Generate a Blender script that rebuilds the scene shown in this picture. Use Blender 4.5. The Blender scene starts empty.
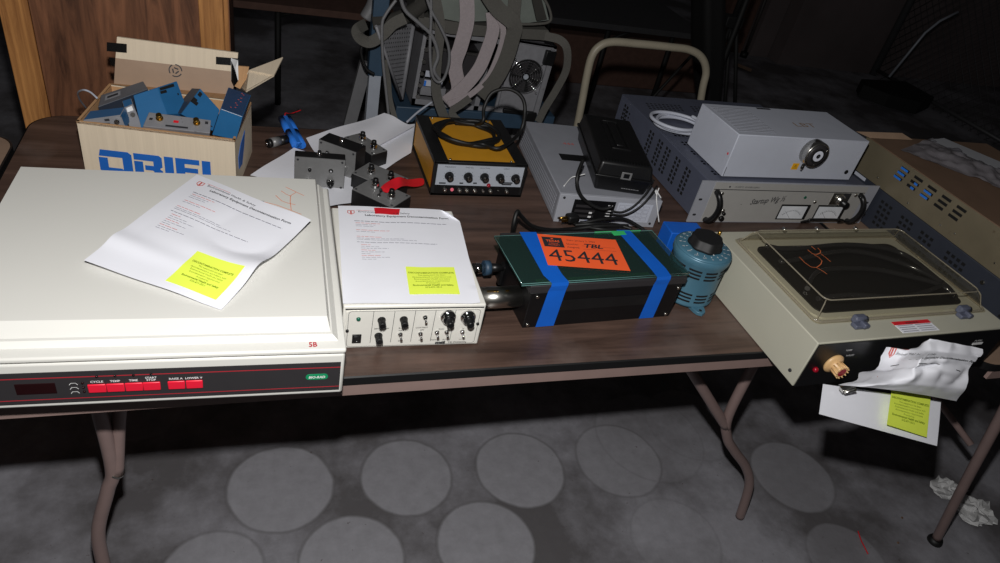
import bpy, bmesh, math, random
from mathutils import Matrix, Vector, Euler, noise
random.seed(4)
PI=math.pi
scn=bpy.context.scene
COL=scn.collection
# ------------------------------------------------------------------ camera model (24 mm lens, camera 0.735 m above the table)
F=694.0; CX,CY=500.0,281.5
RM=Matrix(((0.94451113,-0.01658585,0.32806041),(-0.26913748,-0.61164691,0.74394427),(0.18831819,-0.79095699,-0.58217119)))
CAM=Vector((0,0,1.475)); T=0.74
def ray(u,v): return RM@Vector((u-CX,v-CY,F))
def Z(u,v,z):
    d=ray(u,v); t=(z-CAM.z)/d.z; return CAM+t*d
def Y(u,v,y):
    d=ray(u,v); t=(y-CAM.y)/d.y; return CAM+t*d
# ------------------------------------------------------------------ materials
def lin(c): return tuple((x/255/12.92 if x/255<=.04045 else ((x/255+.055)/1.055)**2.4) for x in c)+(1,)
MATS={}
def mat(name,col,rough=.5,metal=0,var=.08,scale=30,bump=0,spec=.5,bscale=None,stretch=None,spot=None,coat=0,trans=0,alpha=1):
    m=bpy.data.materials.new(name); m.use_nodes=True; nt=m.node_tree; N=nt.nodes; L=nt.links
    p=N['Principled BSDF']; c=lin(col)
    p.inputs['Roughness'].default_value=rough; p.inputs['Metallic'].default_value=metal
    p.inputs['Specular IOR Level'].default_value=spec
    p.inputs['Coat Weight'].default_value=coat
    tc=N.new('ShaderNodeTexCoord'); mp=N.new('ShaderNodeMapping'); L.new(tc.outputs['Object'],mp.inputs[0])
    if stretch: mp.inputs['Scale'].default_value=stretch
    nz=N.new('ShaderNodeTexNoise'); nz.inputs['Scale'].default_value=scale; nz.inputs['Detail'].default_value=5
    L.new(mp.outputs[0],nz.inputs['Vector'])
    cr=N.new('ShaderNodeValToRGB'); e=cr.color_ramp.elements
    e[0].position=.3; e[1].position=.7
    e[0].color=tuple(x*(1-var) for x in c[:3])+(1,); e[1].color=tuple(min(1,x*(1+var)) for x in c[:3])+(1,)
    L.new(nz.outputs['Fac'],cr.inputs[0]); out=cr.outputs[0]
    if spot:   # (colour, scale, threshold) for rust, dirt, scratches
        n2=N.new('ShaderNodeTexNoise'); n2.inputs['Scale'].default_value=spot[1]; n2.inputs['Detail'].default_value=8; n2.inputs['Roughness'].default_value=.7
        L.new(mp.outputs[0],n2.inputs['Vector'])
        r2=N.new('ShaderNodeMapRange'); r2.inputs['From Min'].default_value=spot[2]; r2.inputs['From Max'].default_value=spot[2]+.06
        L.new(n2.outputs['Fac'],r2.inputs['Value'])
        mx=N.new('ShaderNodeMix'); mx.data_type='RGBA'; L.new(r2.outputs[0],mx.inputs['Factor']); L.new(out,mx.inputs['A']); mx.inputs['B'].default_value=lin(spot[0])
        out=mx.outputs['Result']
    L.new(out,p.inputs['Base Color'])
    if bump:
        b=N.new('ShaderNodeBump'); b.inputs['Strength'].default_value=bump; b.inputs['Distance'].default_value=.002
        n3=N.new('ShaderNodeTexNoise'); n3.inputs['Scale'].default_value=bscale or scale*3; n3.inputs['Detail'].default_value=4
        L.new(mp.outputs[0],n3.inputs['Vector']); L.new(n3.outputs['Fac'],b.inputs['Height']); L.new(b.outputs[0],p.inputs['Normal'])
    MATS[name]=m; return m
def clear(name,tint,rough=.05,ior=1.45,haze=0.0,hcol=(200,195,180)):
    m=bpy.data.materials.new(name); m.use_nodes=True; nt=m.node_tree; N=nt.nodes; L=nt.links
    N.remove(N['Principled BSDF']); out=N['Material Output']
    t=N.new('ShaderNodeBsdfTransparent'); t.inputs[0].default_value=lin(tint)
    g=N.new('ShaderNodeBsdfGlossy'); g.inputs['Roughness'].default_value=rough
    d=N.new('ShaderNodeBsdfDiffuse'); d.inputs[0].default_value=lin(hcol)
    lw=N.new('ShaderNodeLayerWeight'); lw.inputs[0].default_value=.5
    pw=N.new('ShaderNodeMath'); pw.operation='POWER'; L.new(lw.outputs['Facing'],pw.inputs[0]); pw.inputs[1].default_value=4
    f=N.new('ShaderNodeMapRange'); f.inputs['To Min'].default_value=((ior-1)/(ior+1))**2*1.6; f.inputs['To Max'].default_value=.8; L.new(pw.outputs[0],f.inputs['Value'])
    a=N.new('ShaderNodeMixShader'); a.inputs[0].default_value=haze; L.new(t.outputs[0],a.inputs[1]); L.new(d.outputs[0],a.inputs[2])
    b=N.new('ShaderNodeMixShader'); L.new(f.outputs[0],b.inputs[0]); L.new(a.outputs[0],b.inputs[1]); L.new(g.outputs[0],b.inputs[2])
    L.new(b.outputs[0],out.inputs[0]); MATS[name]=m; return m
def emit(name,col,s):
    m=bpy.data.materials.new(name); m.use_nodes=True; p=m.node_tree.nodes['Principled BSDF']
    p.inputs['Base Color'].default_value=lin(col); p.inputs['Emission Color'].default_value=lin(col); p.inputs['Emission Strength'].default_value=s
    MATS[name]=m; return m
mat('cream_case',(213,212,206),.42,var=.012,scale=6,spot=((204,201,190),9,.70))
mat('cream_front',(222,220,212),.4,var=.02)
mat('panel_charcoal',(48,46,48),.45,var=.04)
mat('button_red',(226,30,56),.4,var=.02)
mat('line_red',(170,36,48),.5)
mat('display_dark',(34,14,16),.15,var=.05)
mat('badge_green',(20,140,92),.4)
mat('paper',(232,233,240),.7,var=.015,scale=12,bump=.15,bscale=18)
mat('sticker_yellow',(232,250,88),.6,var=.02)
mat('ink',(42,42,46),.6); mat('ink_soft',(140,140,150),.6); mat('ink_red',(205,95,85),.6)
mat('ink_green',(110,130,20),.6); mat('ink_orange',(224,120,70),.6); mat('ink_white',(225,225,225),.5); mat('ink_grey',(120,120,122),.5)
mat('black_plastic',(17,17,18),.38,var=.15); mat('black_paint',(20,20,21),.5,var=.2,bump=.1)
mat('black_matte',(20,20,21),.6,var=.1)
mat('rubber',(13,13,13),.55,var=.1)
mat('black_hole',(5,5,6),.9)
mat('aluminium',(132,132,132),.42,metal=.35,var=.05,scale=80)
mat('steel',(200,198,192),.28,metal=1,var=.05)
mat('chrome',(225,225,225),.08,metal=1,var=.02)
mat('brass',(200,160,80),.3,metal=1)
mat('grey_case',(146,148,156),.5,var=.04,bump=.05)
mat('grey_case_light',(160,162,170),.45,var=.03)
mat('slate_case',(84,88,104),.5,var=.05,bump=.05)
mat('lamp_white',(190,194,206),.42,var=.02)
mat('lamp_white_side',(172,173,178),.5,var=.02)
mat('psu_panel',(166,164,160),.45,var=.03,spot=((120,112,100),60,.72))
mat('ochre',(200,142,34),.45,var=.05)
mat('silver_panel',(176,182,192),.4,metal=.1,var=.03)
mat('cardboard',(216,200,176),.8,var=.05,scale=3,stretch=(60,1,1),bump=.15)
mat('cardboard_in',(188,146,104),.85,var=.08,scale=4,stretch=(40,1,1))
mat('cardboard_tape',(160,134,112),.4,var=.05)
mat('print_blue',(24,96,182),.6,var=.06)
mat('module_blue',(38,98,146),.42,var=.06,bump=.05)
mat('module_blue_dark',(36,62,96),.5,var=.06,spot=((90,60,66),40,.7))
mat('module_grey',(128,128,132),.5,var=.08,scale=60,spot=((60,58,56),50,.64))
mat('module_dark',(52,60,74),.5,var=.08); mat('module_grey_dim',(92,92,96),.5,var=.1)
mat('variac_blue',(74,116,136),.38,metal=.15,var=.06,bump=.1,spot=((110,140,150),50,.7))
mat('tape_blue',(10,94,198),.55,var=.05,bump=.1)
mat('tape_red',(214,26,40),.55,var=.06,bump=.3)
mat('tag_orange',(250,98,48),.6,var=.02)
mat('beige_enamel',(182,180,164),.42,var=.03,scale=8,spot=((140,108,78),26,.70))
mat('black_enamel',(14,14,16),.4,var=.1)
mat('bakelite',(214,174,122),.4,var=.04)
mat('hose',(36,36,38),.14,var=.1)
mat('gold_metal',(136,126,104),.42,metal=.45,var=.1,scale=14,spot=((96,78,56),20,.66))
mat('brown_cover',(116,92,74),.6,var=.12,scale=10)
mat('dark_perf',(48,52,62),.5,var=.05)
mat('battery_blue',(44,120,220),.4,var=.04)
mat('grey_strap',(84,82,77),.85,var=.08,scale=200,bump=.3,bscale=500)
mat('pale_strap',(156,146,148),.85,var=.06,scale=150,bump=.4,bscale=400)
mat('bag_cloth',(112,118,112),.9,var=.1,scale=20,bump=.3)
mat('bag_dark',(52,50,46),.9,var=.1)
mat('cart_blue',(46,68,88),.5,var=.08)
mat('cart_grey',(170,176,186),.45,metal=.2,var=.05)
mat('rail_grey',(118,118,120),.5,metal=.2)
mat('truck_cream',(158,150,132),.45,var=.06,scale=20,spot=((90,76,60),30,.72))
mat('leg_paint',(132,112,108),.4,var=.05,spot=((96,66,52),40,.72))
mat('apron_paint',(140,118,112),.5,var=.05)
mat('table_edge',(16,16,17),.5,var=.1)
mat('other_table',(146,122,104),.6,var=.1,scale=4,stretch=(1,12,1))
mat('dim_table',(60,60,62),.6,var=.1); mat('dim_black',(12,12,12),.7); mat('dim_wall',(104,94,94),.8,var=.2,scale=2)
mat('dim_brown',(96,70,60),.8,var=.15); mat('fence_wire',(92,92,94),.5,metal=.4)
mat('green_part',(60,190,110),.4); mat('khaki_strip',(180,190,120),.5)
mat('concrete_wall',(84,82,82),.85,var=.2,scale=1.5)
mat('crumpled',(205,205,205),.75,var=.05)
mat('dial_face',(225,228,232),.5); mat('lens_white',(225,228,240),.35)
mat('warn_yellow',(240,176,30),.5); mat('led_pink',(255,120,140),.3); mat('led_red',(150,12,34),.25); mat('led_green',(20,90,70),.3)
mat('skin_tape',(12,12,13),.22)
clear('lid_clear',(246,243,235),.05,1.45,.02,(190,180,158)); clear('lid_highlight',(220,214,200),.1,1.6,.38,(196,188,168))  # second one: paler haze, paints the lid's lit edges into the colour
clear('glass_green',(196,218,210),.03,1.5,.05,(120,160,156)); clear('glass_edge_highlight',(150,200,190),.08,1.6,.5,(130,180,176))  # second one: pale teal haze, a painted highlight for the plate edges
clear('bag_clear',(215,215,220),.2,1.5,.34,(200,196,204))
def wood_grain(name,dark,light,stretch,scale,rough=.5,dist=3.,spot=None):
    m=bpy.data.materials.new(name); m.use_nodes=True; nt=m.node_tree; N=nt.nodes; L=nt.links; p=N['Principled BSDF']
    tc=N.new('ShaderNodeTexCoord'); mp=N.new('ShaderNodeMapping'); mp.inputs['Scale'].default_value=stretch; L.new(tc.outputs['Object'],mp.inputs[0])
    nz=N.new('ShaderNodeTexNoise'); nz.inputs['Scale'].default_value=scale; nz.inputs['Detail'].default_value=8; nz.inputs['Roughness'].default_value=.65; nz.inputs['Distortion'].default_value=dist
    L.new(mp.outputs[0],nz.inputs['Vector'])
    cr=N.new('ShaderNodeValToRGB'); e=cr.color_ramp.elements; e[0].position=.32; e[1].position=.68; e[0].color=lin(dark); e[1].color=lin(light)
    L.new(nz.outputs['Fac'],cr.inputs[0]); o=cr.outputs[0]
    if spot:
        n2=N.new('ShaderNodeTexNoise'); n2.inputs['Scale'].default_value=spot[1]; n2.inputs['Detail'].default_value=6; L.new(tc.outputs['Object'],n2.inputs['Vector'])
        r2=N.new('ShaderNodeMapRange'); r2.inputs['From Min'].default_value=spot[2]; r2.inputs['From Max'].default_value=spot[2]+.12; r2.inputs['To Max'].default_value=spot[3]
        L.new(n2.outputs['Fac'],r2.inputs['Value'])
        mx=N.new('ShaderNodeMix'); mx.data_type='RGBA'; L.new(r2.outputs[0],mx.inputs['Factor']); L.new(o,mx.inputs['A']); mx.inputs['B'].default_value=lin(spot[0]); o=mx.outputs['Result']
    L.new(o,p.inputs['Base Color']); p.inputs['Roughness'].default_value=rough
    b=N.new('ShaderNodeBump'); b.inputs['Strength'].default_value=.12; b.inputs['Distance'].default_value=.001; L.new(nz.outputs['Fac'],b.inputs['Height']); L.new(b.outputs[0],p.inputs['Normal'])
    MATS[name]=m
wood_grain('walnut_laminate',(58,44,38),(100,78,68),(1.2,16,1),2.2,.4,.6,((112,98,92),5,.56,.55))
wood_grain('oak',(136,86,44),(214,152,88),(22,22,1.2),3,.5,.4)
wood_grain('walnut_veneer',(76,46,30),(148,98,68),(9,9,1.1),2.2,.5,2.2)
def floor_mat():
    m=bpy.data.materials.new('concrete_floor'); m.use_nodes=True; nt=m.node_tree; N=nt.nodes; L=nt.links; p=N['Principled BSDF']
    tc=N.new('ShaderNodeTexCoord')
    def noisef(sc,det=6,rough=.6):
        n=N.new('ShaderNodeTexNoise'); n.inputs['Scale'].default_value=sc; n.inputs['Detail'].default_value=det; n.inputs['Roughness'].default_value=rough
        L.new(tc.outputs['Object'],n.inputs['Vector']); return n.outputs['Fac']
    def mrange(x,a,b,c=0,d=1):
        r=N.new('ShaderNodeMapRange'); r.inputs['From Min'].default_value=a; r.inputs['From Max'].default_value=b; r.inputs['To Min'].default_value=c; r.inputs['To Max'].default_value=d; L.new(x,r.inputs['Value']); return r.outputs[0]
    def mth(op,a,b):
        x=N.new('ShaderNodeMath'); x.operation=op
        for i,s in enumerate((a,b)):
            if isinstance(s,(int,float)): x.inputs[i].default_value=s
            else: L.new(s,x.inputs[i])
        return x.outputs[0]
    def mixc(f,a,b):
        mx=N.new('ShaderNodeMix'); mx.data_type='RGBA'
        if isinstance(f,float): mx.inputs['Factor'].default_value=f
        else: L.new(f,mx.inputs['Factor'])
        for k,s in (('A',a),('B',b)):
            if isinstance(s,tuple): mx.inputs[k].default_value=s
            else: L.new(s,mx.inputs[k])
        return mx.outputs['Result']
    wob=noisef(9,4)
    fill=None; rim=None
    for (x,y,r,a) in CIRC:
        v=N.new('ShaderNodeVectorMath'); v.operation='DISTANCE'; L.new(tc.outputs['Object'],v.inputs[0]); v.inputs[1].default_value=(x,y,0)
        d=mth('ADD',v.outputs['Value'],mth('MULTIPLY',mth('SUBTRACT',wob,.5),.012))
        f=mrange(d,r-.002,r+.003,a,0); g=mth('MULTIPLY',mrange(d,r-.006,r-.001,0,1),mrange(d,r,r+.006,a,0))
        fill=f if fill is None else mth('MAXIMUM',fill,f); rim=g if rim is None else mth('MAXIMUM',rim,g)
    big=mrange(noisef(1.9,7,.65),.42,.6); fine=mrange(noisef(28,8,.7),.3,.7)
    base=mixc(big,lin((92,89,91)),lin((158,157,164)))
    base=mixc(fill,base,lin((156,155,161)))
    base=mixc(mth('MULTIPLY',fine,.35),base,lin((104,102,104)))
    base=mixc(mth('MULTIPLY',rim,.5),base,lin((84,82,82)))
    sp=mrange(noisef(55,3),.70,.74); base=mixc(mth('MULTIPLY',sp,.6),base,lin((70,50,42)))
    L.new(base,p.inputs['Base Color']); p.inputs['Roughness'].default_value=.62
    b=N.new('ShaderNodeBump'); b.inputs['Strength'].default_value=.25; b.inputs['Distance'].default_value=.003; L.new(noisef(40,6),b.inputs['Height']); L.new(b.outputs[0],p.inputs['Normal'])
    MATS['concrete_floor']=m
CIRC=[(.042,1.09,.124,1),(.350,1.083,.117,1),(.656,1.066,.122,1),(.950,1.060,.125,.75),(1.085,1.13,.165,.35),(1.47,.935,.125,.7),(.188,.870,.118,1),(.505,.862,.120,1),(-.105,.885,.105,.8),(1.455,.665,.11,.5),(1.0,.80,.12,.35),(1.24,1.16,.14,.3),(-.30,1.38,.11,.4)]
floor_mat()
# ------------------------------------------------------------------ mesh builder
class B:
    def __init__(s,*mats): s.bm=bmesh.new(); s.mats=list(mats) or ['paper']; s.M=Matrix(); s.i=0
    def m(s,name):
        if name not in s.mats: s.mats.append(name)
        s.i=s.mats.index(name); return s
    def add(s,vs,fs,smooth=False):
        V=[s.bm.verts.new(s.M@Vector(v)) for v in vs]; out=[]
        for k,f in enumerate(fs):
            try: q=s.bm.faces.new([V[i] for i in f])
            except ValueError: continue
            q.material_index=s.i; q.smooth=smooth if isinstance(smooth,bool) else smooth[k]; out.append(q)
        return V,out
    def box(s,lo,hi,bev=0,seg=2):
        x0,y0,z0=lo; x1,y1,z1=hi
        V,Fc=s.add([(x0,y0,z0),(x1,y0,z0),(x1,y1,z0),(x0,y1,z0),(x0,y0,z1),(x1,y0,z1),(x1,y1,z1),(x0,y1,z1)],[(3,2,1,0),(4,5,6,7),(0,1,5,4),(1,2,6,5),(2,3,7,6),(3,0,4,7)])
        if bev:
            es=list({e for f in Fc for e in f.edges}); r=bmesh.ops.bevel(s.bm,geom=es,offset=bev,segments=seg,affect='EDGES',profile=.5)
            for f in r['faces']: f.smooth=True; f.material_index=s.i
        return s
    def cyl(s,p0,p1,r0,r1=None,n=24,caps=True,smooth=True):
        r1=r0 if r1 is None else r1; p0=Vector(p0); p1=Vector(p1); d=(p1-p0).normalized()
        a=d.orthogonal().normalized(); b=d.cross(a); vs=[]
        for p,r in ((p0,r0),(p1,r1)):
            for k in range(n): t=2*PI*k/n; vs.append(p+a*r*math.cos(t)+b*r*math.sin(t))
        fs=[(k,(k+1)%n,n+(k+1)%n,n+k) for k in range(n)]; sm=[smooth]*n
        if caps: fs+=[tuple(range(n))[::-1],tuple(range(n,2*n))]; sm+=[False,False]
        s.add(vs,fs,sm); return s
    def lathe(s,c,prof,n=32,axis='z'):
        vs=[];fs=[]
        for (r,h) in prof:
            for k in range(n):
                t=2*PI*k/n; q=(r*math.cos(t),r*math.sin(t),h)
                if axis=='-y': q=(q[0],-q[2],q[1])
                vs.append(Vector(c)+Vector(q))
        m=len(prof)
        for j in range(m-1):
            for k in range(n): fs.append((j*n+k,j*n+(k+1)%n,(j+1)*n+(k+1)%n,(j+1)*n+k))
        sm=[True]*len(fs); fs+=[tuple(range(n))[::-1],tuple(range((m-1)*n,m*n))]; sm+=[False,False]
        s.add(vs,fs,sm); return s
    def tube(s,pts,r,n=10,smoothpath=True,flat=None,res=8,up=None):
        P=[Vector(p) for p in pts]
        if smoothpath and len(P)>2:
            Q=[]
            for i in range(len(P)-1):
                p0=P[max(i-1,0)];p1=P[i];p2=P[i+1];p3=P[min(i+2,len(P)-1)]
                for k in range(res):
                    t=k/res; Q.append(.5*((2*p1)+(-p0+p2)*t+(2*p0-5*p1+4*p2-p3)*t*t+(-p0+3*p1-3*p2+p3)*t**3))
            Q.append(P[-1]); P=Q
        vs=[];a=None
        for i,p in enumerate(P):
            d=(P[min(i+1,len(P)-1)]-P[max(i-1,0)])
            if d.length<1e-9: d=Vector((0,0,1))
            d.normalize()
            if flat is not None:
                a=(Vector(up)-d*Vector(up).dot(d)); a=a.normalized() if a.length>1e-6 else d.orthogonal().normalized(); b=d.cross(a)
                w,t=flat; vs+=[p+b*w/2+a*t/2,p-b*w/2+a*t/2,p-b*w/2-a*t/2,p+b*w/2-a*t/2]
            else:
                a=d.orthogonal().normalized() if a is None else (a-d*a.dot(d)).normalized(); b=d.cross(a)
                rr=r(i/(len(P)-1)) if callable(r) else r
                for k in range(n): t=2*PI*k/n; vs.append(p+a*rr*math.cos(t)+b*rr*math.sin(t))
        if flat is not None: n=4
        m=len(P); fs=[(j*n+k,j*n+(k+1)%n,(j+1)*n+(k+1)%n,(j+1)*n+k) for j in range(m-1) for k in range(n)]
        sm=[flat is None]*len(fs); fs+=[tuple(range(n))[::-1],tuple(range((m-1)*n,m*n))]; sm+=[False,False]
        s.add(vs,fs,sm); return s
    def prism(s,poly,z0,z1,bev=0):
        n=len(poly); V,Fc=s.add([(x,y,z0) for x,y in poly]+[(x,y,z1) for x,y in poly],[tuple(range(n))[::-1],tuple(range(n,2*n))]+[(k,(k+1)%n,n+(k+1)%n,n+k) for k in range(n)])
        if bev:
            es=list({e for f in Fc[:2] for e in f.edges}); r=bmesh.ops.bevel(s.bm,geom=es,offset=bev,segments=2,affect='EDGES',profile=.5)
            for f in r['faces']: f.smooth=True; f.material_index=s.i
        return s
    def hull(s,bot,top):   # any two loops of equal count
        n=len(bot); s.add(list(bot)+list(top),[tuple(range(n))[::-1],tuple(range(n,2*n))]+[(k,(k+1)%n,n+(k+1)%n,n+k) for k in range(n)]); return s
    def sphere(s,c,r,n=12,sc=(1,1,1)):
        prof=[]; 
        vs=[];fs=[];m=n//2
        for j in range(m+1):
            ph=PI*j/m
            for k in range(n): t=2*PI*k/n; vs.append(Vector(c)+Vector((r*sc[0]*math.sin(ph)*math.cos(t),r*sc[1]*math.sin(ph)*math.sin(t),r*sc[2]*math.cos(ph))))
        for j in range(m):
            for k in range(n): fs.append((j*n+k,j*n+(k+1)%n,(j+1)*n+(k+1)%n,(j+1)*n+k))
        s.add(vs,fs,True); return s
    def text(s,txt,x,y,size,fn=None,align='LEFT',bold=0,shear=0,ext=.0002,sx=1,rot=0):
        cu=bpy.data.curves.new('t','FONT'); cu.body=txt; cu.size=size; cu.align_x=align; cu.extrude=0; cu.offset=bold*size; cu.shear=shear; cu.resolution_u=2
        o=bpy.data.objects.new('t',cu); me=bpy.data.meshes.new_from_object(o)
        fn=fn or (lambda a,b:Vector((a,b,ext)))
        ca,sa=math.cos(rot),math.sin(rot)
        vs=[fn(x+(v.co.x*sx*ca-v.co.y*sa),y+(v.co.x*sx*sa+v.co.y*ca)) for v in me.vertices]
        s.add(vs,[tuple(p.vertices) for p in me.polygons]); bpy.data.objects.remove(o); bpy.data.curves.remove(cu); bpy.data.meshes.remove(me); return s
    def sheet(s,fn,nu=24,nv=24,thick=.0003):
        vs=[fn(i/nu,j/nv) for j in range(nv+1) for i in range(nu+1)]; w=nu+1
        fs=[(j*w+i,(j+1)*w+i,(j+1)*w+i+1,j*w+i+1) for j in range(nv) for i in range(nu)]
        s.add(vs,fs,True); return s
    def strip(s,pts,w,fn):   # flat pen stroke in a 2-d frame
        P=[Vector((p[0],p[1])) for p in pts]; vs=[]
        for i,p in enumerate(P):
            d=P[min(i+1,len(P)-1)]-P[max(i-1,0)]; d.normalize(); nrm=Vector((-d.y,d.x))*w/2
            vs+=[fn(p.x+nrm.x,p.y+nrm.y),fn(p.x-nrm.x,p.y-nrm.y)]
        s.add(vs,[(2*i,2*i+1,2*i+3,2*i+2) for i in range(len(P)-1)]); return s
def part(name,b,parent=None,label=None,kind=None,recalc=True):
    me=bpy.data.meshes.new(name)
    if recalc: bmesh.ops.recalc_face_normals(b.bm,faces=b.bm.faces)
    b.bm.to_mesh(me); b.bm.free()
    for n in b.mats: me.materials.append(MATS[n])
    o=bpy.data.objects.new(name,me); COL.objects.link(o); o.parent=parent
    if label: o['label']=label
    if kind: o['kind']=kind
    return o
def thing(name,label,cat,loc=(0,0,0),rz=0,group=None,rot=None):
    o=bpy.data.objects.new(name,None); COL.objects.link(o); o.location=loc; o.rotation_euler=rot or (0,0,math.radians(rz)); o.empty_display_size=.02
    o['label']=label; o['category']=cat
    if group: o['group']=group
    return o
def tag(o,label,cat,group=None,kind=None):
    o['label']=label; o['category']=cat
    if group: o['group']=group
    if kind: o['kind']=kind
    return o
def struct(name,b):
    o=part(name,b); o['kind']='structure'; return o
FR=Matrix(((1,0,0,0),(0,0,-1,0),(0,1,0,0),(0,0,0,1)))       # front frame: x right, y up, z towards the viewer
def front(x=0,y=0,z=0): return Matrix.Translation((x,y,z))@FR
def topf(x=0,y=0,z=0): return Matrix.Translation((x,y,z))
LEFT=Matrix(((0,0,-1,0),(-1,0,0,0),(0,1,0,0),(0,0,0,1)))     # left side frame: x towards the viewer, y up, z out to the left
def left(x=0,y=0,z=0): return Matrix.Translation((x,y,z))@LEFT
def rrect(w,h,r,n=6,x=0,y=0):
    o=[]
    for cx,cy,a0 in ((x+w-r,y+h-r,0),(x+r,y+h-r,90),(x+r,y+r,180),(x+w-r,y+r,270)):
        for k in range(n+1): a=math.radians(a0+90*k/n); o.append((cx+r*math.cos(a),cy+r*math.sin(a)))
    return o
def slots(b,x0,y0,nx,ny,dx,dy,w,h,skew=0):
    for i in range(nx):
        for j in range(ny): b.box((x0+i*dx+j*skew,y0+j*dy,-.0004),(x0+i*dx+w+j*skew,y0+j*dy+h,.0004))
def knobb(b,x,y,r,h,base='black_plastic',cap=None,skirt=None):
    if skirt: b.m(base).lathe((x,y,0),[(skirt,0),(skirt,.002),(r,.003)],24)
    b.m(base).lathe((x,y,0),[(r,0),(r,h*.9),(r*.9,h)],20)
    if cap: b.m(cap).lathe((x,y,0),[(r*.72,h),(r*.72,h+.0006)],20)

# ------------------------------------------------------------------ setting
b=B('concrete_floor'); b.box((-4,-1,-.05),(8,9,0)); struct('floor',b)
b=B('concrete_wall'); b.box((-4,8.9,0),(8,9,3.5)); struct('wall_back',b)
b=B('concrete_wall'); b.box((-4.1,-1,0),(-4,9,3.5)); struct('wall_left',b)
b=B('concrete_wall'); b.box((8,-1,0),(8.1,9,3.5)); struct('wall_right',b)
b=B('dim_wall'); b.box((4.05,4.72,0),(7.9,4.95,3.2)); struct('trim_1',b)

# ------------------------------------------------------------------ tables
def table(x0,x1,y0,y1,topmat,label,nm='folding_table',legs=(),r=.06,lean=.07):
    t=thing(nm,label,'table',(x0,y0,0)); w=x1-x0; d=y1-y0
    b=B(topmat); b.prism(rrect(w-.006,d-.006,r,8,.003,.003),.722,T-.0004); part('tabletop',b,t)
    b=B('table_edge'); o=rrect(w,d,r,8); i=rrect(w-.005,d-.005,r,8,.0025,.0025); n=len(o)
    for (za,zb) in ((.7245,.7385),): b.add([(x,y,za) for x,y in o]+[(x,y,zb) for x,y in o]+[(x,y,za) for x,y in i]+[(x,y,T) for x,y in i],[(k,(k+1)%n,n+(k+1)%n,n+k) for k in range(n)]+[(n+k,n+(k+1)%n,3*n+(k+1)%n,3*n+k) for k in range(n)]+[(2*n+k,2*n+(k+1)%n,(k+1)%n,k) for k in range(n)])
    part('edge_band',b,t)
    b=B('apron_paint')
    for lo,hi in (((r,.003,.700),(w-r,.010,.724)),((r,d-.010,.700),(w-r,d-.003,.724)),((.003,r,.700),(.010,d-r,.724)),((w-.010,r,.700),(w-.003,d-r,.724))): b.box(lo,hi)
    part('apron',b,t)
    for pts in legs:
        b=B('leg_paint')
        for q in pts: b.tube([(x*(1+.5*lean*max(0,z)/.83)-x0,y-y0+lean*max(0,z),z) for x,y,z in q],.0118,14)
        part('leg',b,t)
    return t
yl=.832; yb=1.40
def rleg(y): return [[(.998,y,.716),(.998,y,.56),(1.0,y,.40),(1.03,y,.325),(1.075,y,.272),(1.14,y,.205),(1.185,y,.13),(1.217,y,.002)],[(.70,y,.705),(.83,y,.56),(1.012,y,.36)]]
def lleg(y): return [[(-.243,y,.716),(-.241,y,.603),(-.236,y,.42),(-.250,y,.36),(-.277,y,.26),(-.282,y,.17),(-.280,y,.002)],[(-.150,y+.02,.716),(-.205,y+.02,.58),(-.232,y,.40)]]
tb=table(-.43,1.312,.72,1.525,'walnut_laminate','dark wood-grain folding table with black edge carrying most of the equipment',legs=(rleg(yl),rleg(yb),lleg(yl),lleg(yb)))
ox,oy=-.43,.72
b=B('leg_paint')
b.mats=['leg_paint']
for xx in (.998,-.241):
    b=B('leg_paint'); b.tube([(xx-ox,yl-oy+.043,.62),(xx-ox,yb-oy+.043,.62)],.009,10,False); part('cross_brace',b,tb)
b=B('steel')
for xx,zz in ((-.233,.405),): b.cyl((xx-ox-.001,yl-oy+.028,zz),(xx-ox-.003,yl-oy+.028,zz-.004),.0128,n=16)
part('weld_collar',b,tb)
b=B('table_edge'); 
table(-1.9,-.436,.66,1.425,'other_table','brown folding table with rounded corner left of the main table',r=.05,
      legs=([[(-.9,.8,.716),(-.9,.8,.002)]],[[(-.9,1.3,.716),(-.9,1.3,.002)]]))
def sleg(y,s=1): return [[(1.505,y,.716),(1.58,y,.512),(1.672,y,.262),(1.768,y,.014)]]
t2=table(1.318,3.1,.645,1.40,'other_table','brown folding table on the right under the stacked metal chassis',r=.045,lean=0,legs=(sleg(.672),sleg(1.3),[[(2.8,.7,.716),(2.9,.7,.002)]],[[(2.8,1.3,.716),(2.9,1.3,.002)]]))
b=B('leg_paint'); b.tube([(1.50-1.318,1.30-.645,.62),(1.55-1.318,.98-.645,.50),(1.62-1.318,.70-.645,.40)],.008,10,False); part('leg_brace',b,t2)
b=B('rubber'); b.lathe((1.770-1.318,.672-.645,0),[(.020,0),(.020,.006),(.016,.016)],20); part('foot_cap',b,t2)

# ------------------------------------------------------------------ gel dryer unit, far left (white box with charcoal control strip)
W=.464; D=.402; H=.0755
t=thing('gel_dryer','large cream gel dryer with a charcoal control strip and red buttons','lab instrument',(-.3585,.684,.760),-1.5)
b=B('cream_case'); b.box((0,0,0),(W,D,H-.002),.004); part('body',b,t)
for fx_ in (.05,.41):
    for fy_ in (.09,.35): b=B('rubber'); b.cyl((fx_,fy_,-.0198),(fx_,fy_,.0),.014,n=20); part('foot',b,t)
b=B('cream_case'); z0=H; 
b.box((-.002,-.001,H-.0012),(W+.001,D+.008,H+.007),.003)
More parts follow.
